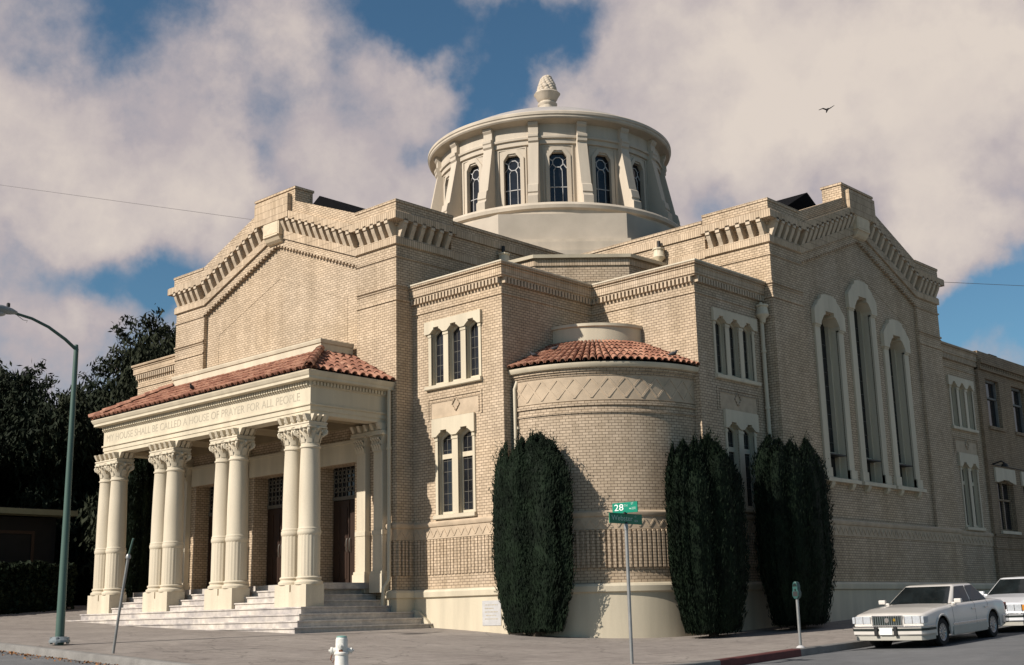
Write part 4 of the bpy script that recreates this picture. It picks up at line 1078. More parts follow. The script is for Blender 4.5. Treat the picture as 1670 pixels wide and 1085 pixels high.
def tree(x, y, h, spread, label, seed, mat='treeleaf', nblob=34, low=.12, leafn=1500, droop=.5, leaf=.16, group='dark trees left of the temple', lean=(0, 0)):
    r = np.random.default_rng(seed); z0 = gz(x, y)
    t = thing('tree', label, 'tree', (x, y, z0), None, group)
    Cs, Us, Vs = [], [], []
    s = MB(); base = [(0, 0, -.3), (.1, .05, h * .18), (-.05, .1, h * .38), (.1, 0, h * .6)]
    s.tube(base, [.42, .33, .26, .14], 10)
    for k in range(nblob):
        a = r.uniform(0, 2 * PI); q = math.sqrt(r.uniform(0, 1)); zz = low + (1 - low) * r.uniform(0, 1)
        env = math.sin(PI * min(1, (zz * .82 + .16))) ** .6
        c = np.array([q * spread * env * math.cos(a) + lean[0] * zz, q * spread * env * math.sin(a) + lean[1] * zz, zz * h * .93])
        br = spread * r.uniform(.20, .36)
        n = int(leafn * r.uniform(.7, 1.2))
        d = unit(r.normal(0, 1, (n, 3))); rad = br * np.clip(r.normal(.8, .22, n), .15, 1.35)
        p = c + d * rad[:, None] * np.array([1, 1, .85])
        p[:, 2] -= droop * r.uniform(0, 1, n) ** 2 * (np.linalg.norm(d[:, :2], axis=1)) * br
        v = unit(np.stack([d[:, 0] * .4, d[:, 1] * .4, -np.ones(n) * (.4 + droop)], 1) + r.normal(0, .5, (n, 3)))
        u = unit(np.cross(v, r.normal(0, 1, (n, 3))))
        Cs.append(p); Vs.append(v * leaf * r.uniform(.6, 1.3, (n, 1))); Us.append(u * leaf * .32 * r.uniform(.6, 1.3, (n, 1)))
        if k % 3 == 0:
            m = base[-1]; s.tube([base[2] if zz < .6 else m, tuple((np.array(base[2]) + c) / 2 + np.array([0, 0, .4])), tuple(c)], [.12, .08, .03], 6)
    # wispy outer twigs with a few leaves
    for k in range(60):
        a = r.uniform(0, 2 * PI); zz = r.uniform(.55, 1.02); q = spread * (1.05 - .5 * (zz - .5)) * r.uniform(.75, 1.12) * math.sin(PI * min(1, zz * .8 + .15)) ** .6
        c = np.array([q * math.cos(a) + lean[0] * zz, q * math.sin(a) + lean[1] * zz, zz * h]); n = 70
        tt = r.uniform(0, 1, n); dirn = np.array([math.cos(a) * .5, math.sin(a) * .5, r.uniform(.1, .7)])
        p = c + dirn * (tt[:, None] * 1.1 - .5) + r.normal(0, .12, (n, 3))
        v = unit(r.normal(0, 1, (n, 3)) + np.array([0, 0, -.8])); u = unit(np.cross(v, r.normal(0, 1, (n, 3))))
        Cs.append(p); Vs.append(v * leaf * .8); Us.append(u * leaf * .22)
        s.tube([tuple(c - dirn * .6), tuple(c + dirn * .5)], [.018, .006], 4)
    link('crown', quads_mesh('crown', np.concatenate(Cs), np.concatenate(Us), np.concatenate(Vs), mat), t, (0, 0, 0), None, True)
    part('trunk', s, 'bark', t, smooth=50, local=True)
    return t
tree(-24.5, 0.6, 9.6, 4.6, 'rounded dark tree rising behind the low dark house at the far left edge', 21, nblob=40)
tree(-20.5, 5.2, 11.0, 4.2, 'tall loose dark tree rising right behind the street lamp pole', 22, 'treeleaf2', nblob=46, droop=.9, low=.04)
tree(-16.6, 6.6, 11.6, 3.0, 'tallest feathery dark tree touching the left gable of the temple', 23, 'treeleaf2', nblob=36, droop=.9, low=.04)
tree(-29, 9, 11.0, 4.6, 'broad dark tree in the back row between the lamp and the left edge', 24, nblob=40, low=.02)
tree(-22.5, 11.5, 11.5, 4.8, 'deep dark tree of the back row, half hidden by the tall loose tree', 25, nblob=44, low=.0)
# hedge along the low house
def hedge(x0, x1, y0, y1, h, label, seed):
    r = np.random.default_rng(seed); n = 26000; t_ = r.uniform(0, 1, n)
    x = r.uniform(x0, x1, n); y = r.uniform(y0, y1, n); z = h * (1 - r.uniform(0, 1, n) ** 2.2) + .12 * np.sin(x * 3.1) * np.sin(y * 2.3)
    f = r.integers(0, 4, n); x = np.where(f == 0, x1 + r.normal(0, .08, n), x); y = np.where(f == 1, y0 + r.normal(0, .08, n), y)
    zb = gz((x0 + x1) / 2, (y0 + y1) / 2)
    p = np.stack([x, y, z + zb], 1); v = unit(r.normal(0, 1, (n, 3))) * .085; u = unit(np.cross(v, r.normal(0, 1, (n, 3)))) * .05
    ev = [[a, b, c] for a in (x0 + .15, x1 - .15) for b in (y0 + .15, y1 - .15) for c in (zb - .3, zb + h - .2)]
    ef = [[0, 1, 3, 2], [4, 6, 7, 5], [0, 4, 5, 1], [2, 3, 7, 6], [1, 5, 7, 3]]
    o = link('hedge', quads_mesh('hedge', p, u, v, 'hedge', (ev, ef))); tag(o, label, 'hedge'); return o
hedge(-15.9, -14.9, -12, -.6, 1.55, 'dark clipped hedge below the olive roof edge of the low house', 31)
hedge(-31, -25.5, -3, 9, 5.5, 'tall black-green hedge behind the low house at the far left', 33)
hedge(-19, -12.2, 2.4, 4.0, 3.6, 'tall black-green hedge behind the first column pair and the slim cypress', 32)
# low dark house behind the hedge
H = thing('low_house', 'low dark boarded house with a pale olive roof edge behind the street lamp', 'house', (-20, -6, 1.3))
s = MB(); s.box(-25, -16.6, -13, -.5, .8, 4.35); part('wall', s, 'houseblk', H)
s = MB(); s.sweep([(-25.5, -13.5), (-16.0, -13.5), (-16.0, -.05), (-25.5, -.05)], [(0, 4.40), (0, 4.58), (-.3, 4.60), (-.3, 4.36)]); part('fascia', s, 'fascia', H)
s = MB(); s.box(-25.4, -16.1, -13.4, -.15, 4.5, 4.62); part('roof', s, 'tar', H)
for y in (-10.5, -7.5, -4.5, -2):
    s = MB(lambda u, d, z: (-16.6 + d, u, z)); s.wall(y - .75, y + .75, 2.3, 3.9, [(y - .65, y + .65, 2.4, 3.8)], .05, .08); wf = part('window', s, 'wood', H)
    s = MB(lambda u, d, z: (-16.6 + d, u, z)); s.box(y - .65, y + .65, -.01, .012, 2.4, 3.8); part('pane', s, 'houseblk', wf)
for y in (-12.2, -6, -.4):
    s = MB(); z = gz(-16.15, y); s.box(-16.2, -16.08, y - .06, y + .06, z - .2, 4.4); part('post', s, 'houseblk', H)
# dead leaves in the gutter
n = 420; r = np.random.default_rng(5)
x = np.clip(r.normal(1.0, 3.0, n), -8, 6.5); y = KY - .06 - np.abs(r.normal(0, .16, n))
p = np.array([[a, b, road_z(a, b) + .012] for a, b in zip(x, y)]); v = unit(r.normal(0, 1, (n, 3)) * [1, 1, .35]) * r.uniform(.015, .04, (n, 1)); u = unit(np.cross(v, r.normal(0, 1, (n, 3)) * [.3, .3, 1])) * r.uniform(.01, .025, (n, 1))
o = link('leaf_litter', quads_mesh('leaf_litter', p, u, v, 'deadleaf')); tag(o, 'brown dead leaves lying in the gutter along the left kerb', 'leaves', None, 'stuff')
# ================================================================== STREET FURNITURE
# street lamp
lx, ly = -.22, -8.6; lz = gz(lx, ly)
L = thing('street_lamp', 'green painted street lamp with a curved arm over the road at the left', 'street lamp', (lx, ly, lz))
s = MB(); s.tube([(lx, ly, lz - .1), (lx, ly, 3.0), (lx, ly, 6.35), (lx, ly, 6.46)], [.088, .068, .048, .036], 16); part('pole', s, 'polegreen', L, smooth=50)
s = MB(); s.lathe([(.0, lz + .05), (.20, lz + .05), (.20, lz + .09), (.13, lz + .16), (.12, lz + .16)], (lx, ly), 16)
for k in range(4):
    a = PI / 4 + k * PI / 2; s.lathe([(0, lz + .15), (.03, lz + .15), (.03, lz + .02), (0, lz + .02)], (lx + .16 * math.cos(a), ly + .16 * math.sin(a)), 6)
part('base_plate', s, 'lampgrey', L)
s = MB(); s.tube([(lx, ly + .03, 6.34), (lx, ly - .25, 6.54), (lx, ly - .62, 6.74), (lx, ly - .98, 6.86), (lx, ly - 1.35, 6.915)], [.036, .034, .032, .03, .028], 10); part('arm', s, 'polegreen', L, smooth=50)
s = MB()
for t, hw, z0, z1 in (): pass
st = [(1.30, .045, 6.895, 6.955), (1.42, .10, 6.87, 7.0), (1.62, .15, 6.855, 7.03), (1.90, .165, 6.855, 7.02), (2.02, .09, 6.88, 6.97)]
rings = []
for d, w_, a, b in st:
    rings.append([(lx + w_ * math.cos(q), ly - d, (a + b) / 2 + (b - a) / 2 * math.sin(q)) for q in np.linspace(0, 2 * PI, 13)[:-1]])
for A, B in zip(rings, rings[1:]):
    for k in range(12): s.face([A[k], A[(k + 1) % 12], B[(k + 1) % 12], B[k]])
s.face(rings[0]); s.face(rings[-1]); hd = part('lamp_head', s, 'lampgrey', L, smooth=60)
s = MB(); s.sphere((lx, ly - 1.72, 6.862), (.115, .2, .07), 12, 8); part('lens', s, 'lens', hd, smooth=60)
s = MB(); s.lathe([(0, 7.02), (.035, 7.02), (.035, 7.085), (.02, 7.1), (0, 7.1)], (lx, ly - 1.48), 10); part('photocell', s, 'trimblack', hd)
s = MB(); s.tube([(lx, ly - 1.33, 6.9), (lx, ly - 1.26, 6.86), (lx, ly - 1.15, 6.80), (lx + .02, ly - 1.08, 6.80), (lx, ly - 1.09, 6.76)], .006, 5); part('loose_wire', s, 'wire', L)
# bent bare sign post
bx, by = 2.34, -8.9; bz = gz(bx, by)
o = thing('bent_post', 'thin bent bare steel post leaning on the pavement in front of the portico steps', 'post', (bx, by, bz))
s = MB(); s.tube([(bx, by, bz - .1), (bx + .14, by, bz + .6), (bx + .39, by, 2.0)], .026, 8); s.lathe([(.0, 1.97), (.045, 1.98), (.05, 2.02), (.03, 2.06), (0, 2.06)], (bx + .395, by), 8); part('post', s, 'polegrey', o, smooth=50)
s = MB(); s.tube([(bx + .395, by, 2.02), (bx + .46, by, 2.17), (bx + .535, by, 2.33)], .018, 8); part('rod', s, 'polegreen', o, smooth=50)
# street name sign
px, py = 10.15, -3.84; pz = gz(px, py)
o = thing('street_sign', 'street name sign with two crossed green blades on a grey pole', 'street sign', (px, py, pz))
s = MB(); s.tube([(px, py, pz - .1), (px, py, 2.27)], .030, 12); s.lathe([(.0, 2.2), (.038, 2.2), (.040, 2.24), (.034, 2.30), (0, 2.31)], (px, py), 12); part('pole', s, 'polegrey', o, smooth=50)
s = MB(); s.lathe([(0, 2.28), (.035, 2.28), (.03, 2.33), (0, 2.33)], (px, py), 10); s.box(px - .014, px + .014, py - .035, py + .035, 2.465, 2.50); part('bracket', s, 'trimblack', o)
s = MB(); s.box(px - .275, px + .265, py - .008, py + .008, 2.485, 2.665); b1 = part('sign_blade', s, 'blade', o, bevel=.003); b1['label'] = 'bright green sign reading 28TH ST'
s = MB(); s.box(px - .008, px + .008, py - .45, py + .45, 2.30, 2.475); b2 = part('sign_blade', s, 'blade2', o, bevel=.003); b2['label'] = 'green sign reading Webster, coloured darker as in shade'
fr = (PI / 2, 0, 0); sd = (PI / 2, 0, PI / 2)
text('lettering', '28', .155, 'white', b1, (px - .235, py - .010, 2.578), fr, .001, width=.195)
text('lettering', 'TH', .06, 'whitedull', b1, (px - .02, py - .010, 2.605), fr, .001)
text('lettering', 'ST', .055, 'whitedull', b1, (px + .13, py - .010, 2.632), fr, .001)
text('lettering', '300', .06, 'whitedull', b1, (px + .14, py - .010, 2.552), fr, .001)
s = MB(); s.extr([(.09, 2.552), (.125, 2.535), (.125, 2.569)], 0, .0015); s.mp = ident
s2 = MB(lambda u, d, z: (px + u, py - .009 - d, z)); s2.extr([(.085, 2.552), (.118, 2.535), (.118, 2.569)], 0, .0015); s2.extr([(.118, 2.547), (.14, 2.547), (.14, 2.557), (.118, 2.557)], 0, .0015); part('arrow', s2, 'whitedull', b1)
text('lettering', 'Webster', .125, 'whitedull', b2, (px + .010, py - .40, 2.39), sd, .001, width=.58)
text('lettering', 'ST', .05, 'whitedull', b2, (px + .010, py + .235, 2.425), sd, .001)
text('lettering', '2800', .05, 'whitedull', b2, (px + .010, py + .22, 2.355), sd, .001)
# parking meter
mx, my = 10.60, .85; mz = gz(mx, my)
o = thing('parking_meter', 'parking meter with a teal head at the end of the red kerb', 'parking meter', (mx, my, mz))
s = MB(); s.tube([(mx, my, mz - .1), (mx, my, mz + .92)], .030, 10); part('pole', s, 'polegrey', o, smooth=50)
s = MB(); s.lathe([(0, mz + .005), (.085, mz + .005), (.07, mz + .03), (.035, mz + .05), (0, mz + .05)], (mx, my), 12); part('base_collar', s, 'panelgrey', o, smooth=50)
z = mz + .92
s = MB(lambda u, d, q: (mx + u, my - d, q)); prof = [(a * .78, b_) for a, b_ in [(-.04, z), (.04, z), (.085, z + .05), (.092, z + .12), (.070, z + .17), (.072, z + .22), (.065, z + .27), (.045, z + .315), (0, z + .33), (-.045, z + .315), (-.065, z + .27), (-.072, z + .22), (-.070, z + .17), (-.092, z + .12), (-.085, z + .05)]]
s.extr(prof, -.055, .055); hd = part('meter_head', s, 'meterteal', o, bevel=.012)
s = MB(lambda u, d, q: (mx + u, my - d, q)); s.extr([(.045 * math.cos(a), z + .235 + .055 * math.sin(a)) for a in np.linspace(0, PI, 12)], .050, .058); part('dial_window', s, 'carglass', hd)
s = MB(lambda u, d, q: (mx + u, my - d, q)); s.box(-.05, .05, .05, .060, z + .05, z + .14); s.box(-.012, .012, .055, .075, z + .16, z + .19); part('coin_plate', s, 'trimblack', hd)
# hydrant
hx, hy = 8.3, -8.51; hz = gz(hx, hy)
o = thing('fire_hydrant', 'chipped white fire hydrant with a teal cap and a rust streak at the bottom edge', 'fire hydrant', (hx, hy, hz))
top = .585
s = MB(); s.lathe([(.0, hz - .1), (.16, hz - .1), (.16, hz + .05), (.115, hz + .07), (.105, hz + .12), (.10, top - .28), (.115, top - .27), (.115, top - .245), (.092, top - .23), (.092, top - .10), (.090, top - .045), (.0, top - .045)], (hx, hy), 20)
bd = part('body', s, 'hydrant', o, smooth=40)
s = MB(); s.lathe([(.0, top - .05), (.082, top - .05), (.080, top - .022), (.074, top - .014), (.05, top - .004), (.0, top)], (hx, hy), 20); bn_ = part('bonnet', s, 'hydrant', o, smooth=40)
s = MB(); s.lathe([(.0, top - .024), (.0815, top - .024), (.0765, top - .010), (.05, top + .001), (.0, top + .004)], (hx, hy), 20); part('cap_band', s, 'hydrantteal', bn_, smooth=40)
# outlets: one facing the camera (towards +x -y), two at the sides
for i, (ang, r_, ln, zz) in enumerate(((R(-47), .048, .125, top - .14), (R(-47 - 90), .055, .165, top - .215), (R(-47 + 90), .045, .155, top - .215))):
    ca, sa = math.cos(ang), math.sin(ang)
    s = MB(lambda u, d, q, ca=ca, sa=sa, zz=zz: (hx + q * ca - u * sa, hy + q * sa + u * ca, zz + d))
    s.lathe([(r_ * .85, .05), (r_ * .85, ln - .03), (r_, ln - .03), (r_, ln), (r_ * .5, ln + .008), (r_ * .35, ln + .008), (r_ * .35, ln + .03), (0, ln + .03)], (0, 0), 12)
    q_ = part('outlet_cap', s, 'hydrant', o, smooth=35)
ca, sa = math.cos(R(-137)), math.sin(R(-137)); s = MB()
s.tube([(hx + .14 * ca, hy + .14 * sa, top - .26), (hx + .165 * ca, hy + .165 * sa, top - .34), (hx + .13 * ca, hy + .13 * sa, top - .39), (hx + .10 * ca, hy + .10 * sa, top - .33)], .008, 6); part('chain', s, 'rust', o, smooth=50)
s = MB(lambda u, d, q: (hx + (.094 + d) * math.cos(R(-47) + u / .1), hy + (.094 + d) * math.sin(R(-47) + u / .1), q))
s.extr([(-.030, top - .20), (.030, top - .20), (.038, top - .45), (.03, hz + .1), (-.03, hz + .1), (-.04, top - .45)], -.02, .004); part('rust_streak', s, 'rust', bd)
# ================================================================== CARS
def make_car(label, body_m, loc, rot, sty):
    t = thing('parked_car', label, 'car', loc, rot, 'white cars parked along the right kerb', local=True)
    Lh, hwm, whb, trk = 2.39, .895, 1.375, .775
    yf, yr = -1.46, 1.40; rw = .315; ra = .375
    ys_ = sorted(set([round(v, 3) for v in np.linspace(-Lh, Lh, 49)] + [round(c + ra * math.cos(a), 3) for c in (yf, yr) for a in np.linspace(0, PI, 15)] + [-2.36, 2.36]))
    hood = np.interp
    ztop = lambda y: float(np.interp(y, [-2.39, -2.36, -2.30, -1.6, -.80, -.6, 1.5, 1.75, 2.25, 2.36, 2.39], sty['top']))
    wid = lambda y: float(np.interp(y, [-2.39, -2.36, -2.22, -1.5, 0, 1.6, 2.25, 2.36, 2.39], [.80, .835, .87, .89, .895, .89, .865, .83, .80]))
    zbot = lambda y: float(np.interp(y, [-2.39, -2.1, -1.8, 1.8, 2.39], [.27, .22, .20, .21, .30]))
    b = MB(); rows = []
    def section(y):
        w_, zt = wid(y), ztop(y); zb = zbot(y); arch = None
        for c in (yf, yr):
            if abs(y - c) <= ra: zb = max(zb, .315 + math.sqrt(max(0, ra * ra - (y - c) ** 2)) * .98)
        z1 = zt - .075
        lows = [zb + (min(.62, z1 - .05) - zb) * f for f in (0, .25, .5, .75, 1)] if zb < .6 else [zb + (z1 - .03 - zb) * f for f in (0, .1, .2, .4, .6)]
        r_ = [(w_ * (.955 if zb < .4 else .985), lows[0]), (w_ * .985, lows[1]), (w_, lows[2]), (w_, lows[3]), (w_ * .995, lows[4]), (w_ * .985, z1 - .01), (w_ * .965, z1 + .035), (w_ * .925, zt - .012), (w_ * .87, zt), (w_ * .55, zt + .018), (0, zt + .026)]
        return r_
    for y in ys_:
        r_ = section(y)
        rows.append([(x, y, z) for x, z in r_] + [(-x, y, z) for x, z in reversed(r_[:-1])])
    for A, B in zip(rows, rows[1:]):
        for k in range(len(A) - 1): b.face([A[k], A[k + 1], B[k + 1], B[k]])
    for Rr in (rows[0], rows[-1]):
        n = len(Rr)
        for k in range(n // 2): b.face([Rr[k], Rr[k + 1], Rr[n - 2 - k], Rr[n - 1 - k]]) if k < n // 2 - 1 else b.face([Rr[k], Rr[k + 1], Rr[k + 2]])
    body = part('body', b, body_m, t, smooth=32, local=True)
    s = MB(); s.box(-.80, .80, -2.2, 2.2, .26, .50); part('underbody', s, 'trimblack', t, local=True)
    # greenhouse
    B0 = [(-.80, -.78), (.80, -.78), (.815, 1.44), (-.815, 1.44)]; T0 = [(-.60, sty['rf']), (.60, sty['rf']), (.60, sty['rr']), (-.60, sty['rr'])]; zb_, zt_ = .90, sty['zr']
    P0 = [Vector((x, y, zb_)) for x, y in B0]; P1 = [Vector((x, y, zt_)) for x, y in T0]
    gh = MB(); 
    for i in range(4): gh.face([tuple(P0[i]), tuple(P0[(i + 1) % 4]), tuple(P1[(i + 1) % 4]), tuple(P1[i])])
    gh.face([tuple(p) for p in P1]); gh.face([tuple(p) for p in reversed(P0)])
    cab = part('roof', gh, body_m, t, smooth=60, bevel=.09, local=True)
    def pane(i, a, bq, c, d, name, nrm=.008):
        A, B, C, D = P0[i], P0[(i + 1) % 4], P1[(i + 1) % 4], P1[i]
        f = lambda u, v: (A * (1 - u) + B * u) * (1 - v) + (D * (1 - u) + C * u) * v
        nn = (B - A).cross(D - A).normalized()
        cen = sum(P0 + P1, Vector()) / 8
        if nn.dot(f(.5, .5) - cen) < 0: nn = -nn
        m = MB(); q = [f(*x) for x in (a, bq, c, d)]
        m.face([tuple(p + nn * nrm) for p in q])
        for k in range(4): m.face([tuple(q[k] - nn * .01), tuple(q[(k + 1) % 4] - nn * .01), tuple(q[(k + 1) % 4] + nn * nrm), tuple(q[k] + nn * nrm)])
        return part(name, m, 'carglass', t, local=True)
    pane(0, (.04, .05), (.96, .05), (.955, .90), (.045, .90), 'windshield')
    pane(2, (.05, .08), (.95, .08), (.94, .90), (.06, .90), 'rear_window')
    pane(1, (.075, .07), (.50, .07), (.50, .88), (.07, .88), 'side_window'); pane(1, (.535, .07), (.93, .07), (.90, .88), (.54, .88), 'side_window')
    pane(3, (.925, .07), (.50, .07), (.50, .88), (.93, .88), 'side_window'); pane(3, (.465, .07), (.07, .07), (.10, .88), (.46, .88), 'side_window')
    # door seams, handles, rub strip, mirrors
    for sx in (-1, 1):
        for y in (-.86, .40, 1.16):
            s = MB(); q = section(y)[1 if y < 1 else 3:9]
            for (xa, za), (xb, zb2) in zip(q, q[1:]): s.face([(sx * (xa + .002), y - .006, za), (sx * (xa + .002), y + .006, za), (sx * (xb + .002), y + .006, zb2 + .001), (sx * (xb + .002), y - .006, zb2 + .001)])
            part('door_seam', s, 'trimblack', body, local=True)
    for sx in (-1, 1):
        for y in (.28, 1.02):
            s = MB(); s.box(*sorted((sx * .885, sx * .912)), y - .09, y + .09, .74, .775); part('door_handle', s, 'chrome', body, bevel=.005, local=True)
        for yy in (yf, yr):
            s = MB(lambda u, d, z, sx=sx, yy=yy: (sx * (.872 + z), yy + u, .315 + d)); s.lathe([(.372, 0.0), (.372, .03), (.40, .034), (.415, .02), (.415, 0)], n=20, a0=-.12, a1=PI + .12); part('arch_trim', s, body_m, body, smooth=40, local=True)
        s = MB(); s.box(*sorted((sx * .88, sx * .910)), -.93, .96, .44, .485); part('rub_strip', s, 'chrome', body, bevel=.004, local=True)
        s = MB(); s.box(*sorted((sx * .875, sx * .906)), -.95, .98, .22, .41); part('sill_cladding', s, 'cartrim', body, bevel=.01, local=True)
        s = MB(); s.box(*sorted((sx * .86, sx * 1.03)), -.70, -.60, .925, 1.025); s.box(*sorted((sx * .78, sx * .9)), -.67, -.62, .90, .95); part('mirror', s, body_m, t, bevel=.02, local=True)
    # front
    F_ = lambda u, d, z: (u, -2.385 - d, z)
    s = MB(F_); s.box(-.37, .37, -.03, .03, .51, .745); gr = part('grille', s, 'chrome', t, bevel=.01, local=True)
    s = MB(F_); s.box(-.345, .345, .0, .034, .53, .725); gi = part('grille_insert', s, 'grille', gr, local=True)
    s = MB(F_)
    for k in range(13): s.box(-.33 + k * .055 - .004, -.33 + k * .055 + .004, .034, .039, .53, .725)
    part('grille_bars', s, 'lampgrey', gr, local=True)
    s = MB(F_); s.lathe([(0, 0)], (0, 0), 3) if False else None
    q = [(.05 * math.cos(a), .635 + .058 * math.sin(a)) for a in np.linspace(0, 2 * PI, 13)[:-1]]; s.extr(q, .036, .046); part('emblem', s, 'chrome', gr, local=True)
    s = MB(F_); s.extr([(.16, .615), (.205, .615), (.215, .65), (.1825, .69), (.15, .65)], .036, .044); part('badge', s, 'gold', gr, local=True)
    for sx in (-1, 1):
        a, c_ = sorted((sx * .41, sx * .80))
        s = MB(F_); s.box(a, c_, -.06, .012, .555, .725); hl = part('headlight', s, 'headlamp', t, bevel=.015, local=True)
        s = MB(F_)
        for k in (.41, .60, .79): s.box(*sorted((sx * (k - .008), sx * (k + .008))), .0, .017, .56, .72)
        part('headlight_trim', s, 'chrome', hl, local=True)
        a, c_ = sorted((sx * .80, sx * .87)); s = MB(); s.box(a, c_, -2.40, -2.16, .565, .715); part('side_marker', s, 'amber' if sty['amber'] else 'headlamp', t, bevel=.02, local=True)
    bp_ = [(-.88, -1.9), (-.875, -2.30), (-.80, -2.43), (-.4, -2.475), (.4, -2.475), (.80, -2.43), (.875, -2.30), (.88, -1.9)]
    s = MB(); s.sweep([(x, y) for x, y in bp_], [(0, .30), (.03, .33), (.035, .48), (.0, .505), (-.06, .505), (-.06, .30)]); bm_ = part('front_bumper', s, body_m, t, smooth=40, local=True)
    s = MB(); s.sweep(bp_, [(.036, .405), (.044, .41), (.044, .455), (.036, .46)]); part('bumper_strip', s, 'grille', bm_, smooth=40, local=True)
    s = MB(); s.sweep(bp_, [(.03, .475), (.05, .485), (.05, .505), (.02, .515), (-.02, .515)]); part('bumper_chrome', s, 'chrome', bm_, smooth=40, local=True)
    s = MB(); s.sweep([(x * .97, y + .03) for x, y in bp_], [(0, .19), (.02, .2), (.02, .31), (0, .31), (-.05, .31), (-.05, .19)]); part('front_valance', s, 'cartrim', bm_, smooth=40, local=True)
    s = MB(lambda u, d, z: (u, -2.51 - d, z)); s.box(-.155, .155, -.02, .012, .325, .475); part('licence_plate', s, 'white', bm_, bevel=.004, local=True)
    for sx in (-.235, .235):
        s = MB(lambda u, d, z: (u, -2.51 - d, z)); s.box(sx - .04, sx + .04, -.03, .04, .30, .51); part('bumper_guard', s, 'trimblack', bm_, bevel=.01, local=True)
    # rear
    s = MB(); s.sweep([(.88, 1.95), (.87, 2.32), (.78, 2.43), (-.78, 2.43), (-.87, 2.32), (-.88, 1.95)], [(0, .31), (.03, .33), (.03, .50), (0, .52), (-.05, .52), (-.05, .31)]); part('rear_bumper', s, 'chrome', t, smooth=40, local=True)
    for sx in (-1, 1):
        s = MB(); s.box(*sorted((sx * .45, sx * .84)), 2.36, 2.405, .62, .80); part('tail_light', s, 'kerbred', t, bevel=.01, local=True)
    # wheels
    for y in (yf, yr):
        for sx in (-1, 1):
            mp_ = lambda u, d, z, sx=sx, y=y: (sx * (trk + z), y + u, rw + d)
            s = MB(mp_); s.lathe([(.19, -.09), (.29, -.095), (.312, -.07), (.315, 0), (.312, .07), (.29, .098), (.20, .095), (.19, .08)], n=28); wl = part('wheel', s, 'tyre', t, smooth=40, local=True)
            s = MB(mp_); s.lathe([(.20, .075), (.195, .092), (.175, .085), (.15, .06), (.07, .07), (.06, .085), (0, .088)], n=28); rm = part('rim', s, 'rim', wl, smooth=35, local=True)
            s = MB(mp_)
            for k in range(12):
                a0 = 2 * PI * k / 12; q = [(r_ * math.cos(a0 + da), r_ * math.sin(a0 + da)) for r_, da in ((.08, -.13), (.165, -.10), (.165, .10), (.08, .13))]; s.extrz(q, .066, .078)
            part('spokes', s, 'chrome', rm, local=True)
            s = MB(mp_); s.lathe([(.36, -.25), (.36, -.02), (.0, -.25)], n=20); part('wheel_well', s, 'trimblack', body, local=True)
    # cabin interior hints
    for sx in (-.36, .36):
        s = MB(); s.box(sx - .22, sx + .22, -.05, .12, .55, 1.10); s.box(sx - .12, sx + .12, -.02, .08, 1.12, 1.28); part('seat', s, 'trimblack', t, bevel=.03, local=True)
    return t
CS = .86; yc = 4.46
sl = math.atan2(road_z(11.7, yc + 1.4) - road_z(11.7, yc - 1.4), 2.8)
c1_ = make_car('off-white boxy sedan with a dark upright grille parked nearest at the kerb', 'carwhite', (11.66, yc, road_z(11.66, yc)), (sl, 0, 0), dict(top=[.60, .73, .765, .86, .90, .915, .925, .92, .87, .80, .62], rf=-.06, rr=.98, zr=1.335, amber=False))
yc2 = yc + 4.85
c2_ = make_car('brighter white sedan cut off by the right edge of the photo, behind the off-white sedan', 'carwhite2', (11.75, yc2, road_z(11.75, yc2)), (sl, 0, 0), dict(top=[.56, .70, .74, .86, .92, .93, .94, .93, .90, .84, .66], rf=-.10, rr=1.10, zr=1.36, amber=True))
c1_.scale = c2_.scale = (CS, CS, CS)
# ================================================================== BIRDS, WIRES
def pigeon(x, y, z, ang, label, sc=1.0, group=None):
    t = thing('pigeon', label, 'bird', (x, y, z), (0, 0, ang), group, local=True)
    s = MB(); ax = [(-.17, .055, .012), (-.12, .06, .03), (-.06, .075, .055), (.0, .085, .068), (.06, .10, .062), (.09, .125, .045), (.105, .155, .032), (.125, .175, .034), (.15, .176, .022), (.165, .17, .008), (.19, .162, .002)]
    s.tube([(a * sc, 0, b * sc) for a, b, c in ax], [c * sc for a, b, c in ax], 10); part('body', s, 'bird', t, smooth=60, local=True)
    s = MB(); s.tube([(.0, .02 * sc, .03 * sc), (.01 * sc, .02 * sc, -.01 * sc)], .006, 5); s.tube([(.0, -.02 * sc, .03 * sc), (.01 * sc, -.02 * sc, -.01 * sc)], .006, 5); part('legs', s, 'rust', t, local=True)
    return t
def roof_pt(r_, a): return (3.19 + r_ * math.cos(a), 4.06 + r_ * math.sin(a), 6.63 + (3.33 - r_) / 1.71 * .84 + .10)
pigeon(*roof_pt(3.12, R(-13)), R(40), 'dark pigeon on the curved tile roof at its right end', .75, 'pigeons on the tile roofs')
pigeon(*roof_pt(2.95, R(-80)), R(-130), 'dark pigeon low on the curved tile roof near its left end', .65, 'pigeons on the tile roofs')
pigeon(*roof_pt(2.6, R(-72)), R(60), 'dark pigeon higher on the curved tile roof, second from its left end', .65, 'pigeons on the tile roofs')
pigeon(-5.55, -2.45, 6.98, R(-60), 'grey pigeon on the long porch roof slope above the inscription', .8, 'pigeons on the tile roofs')
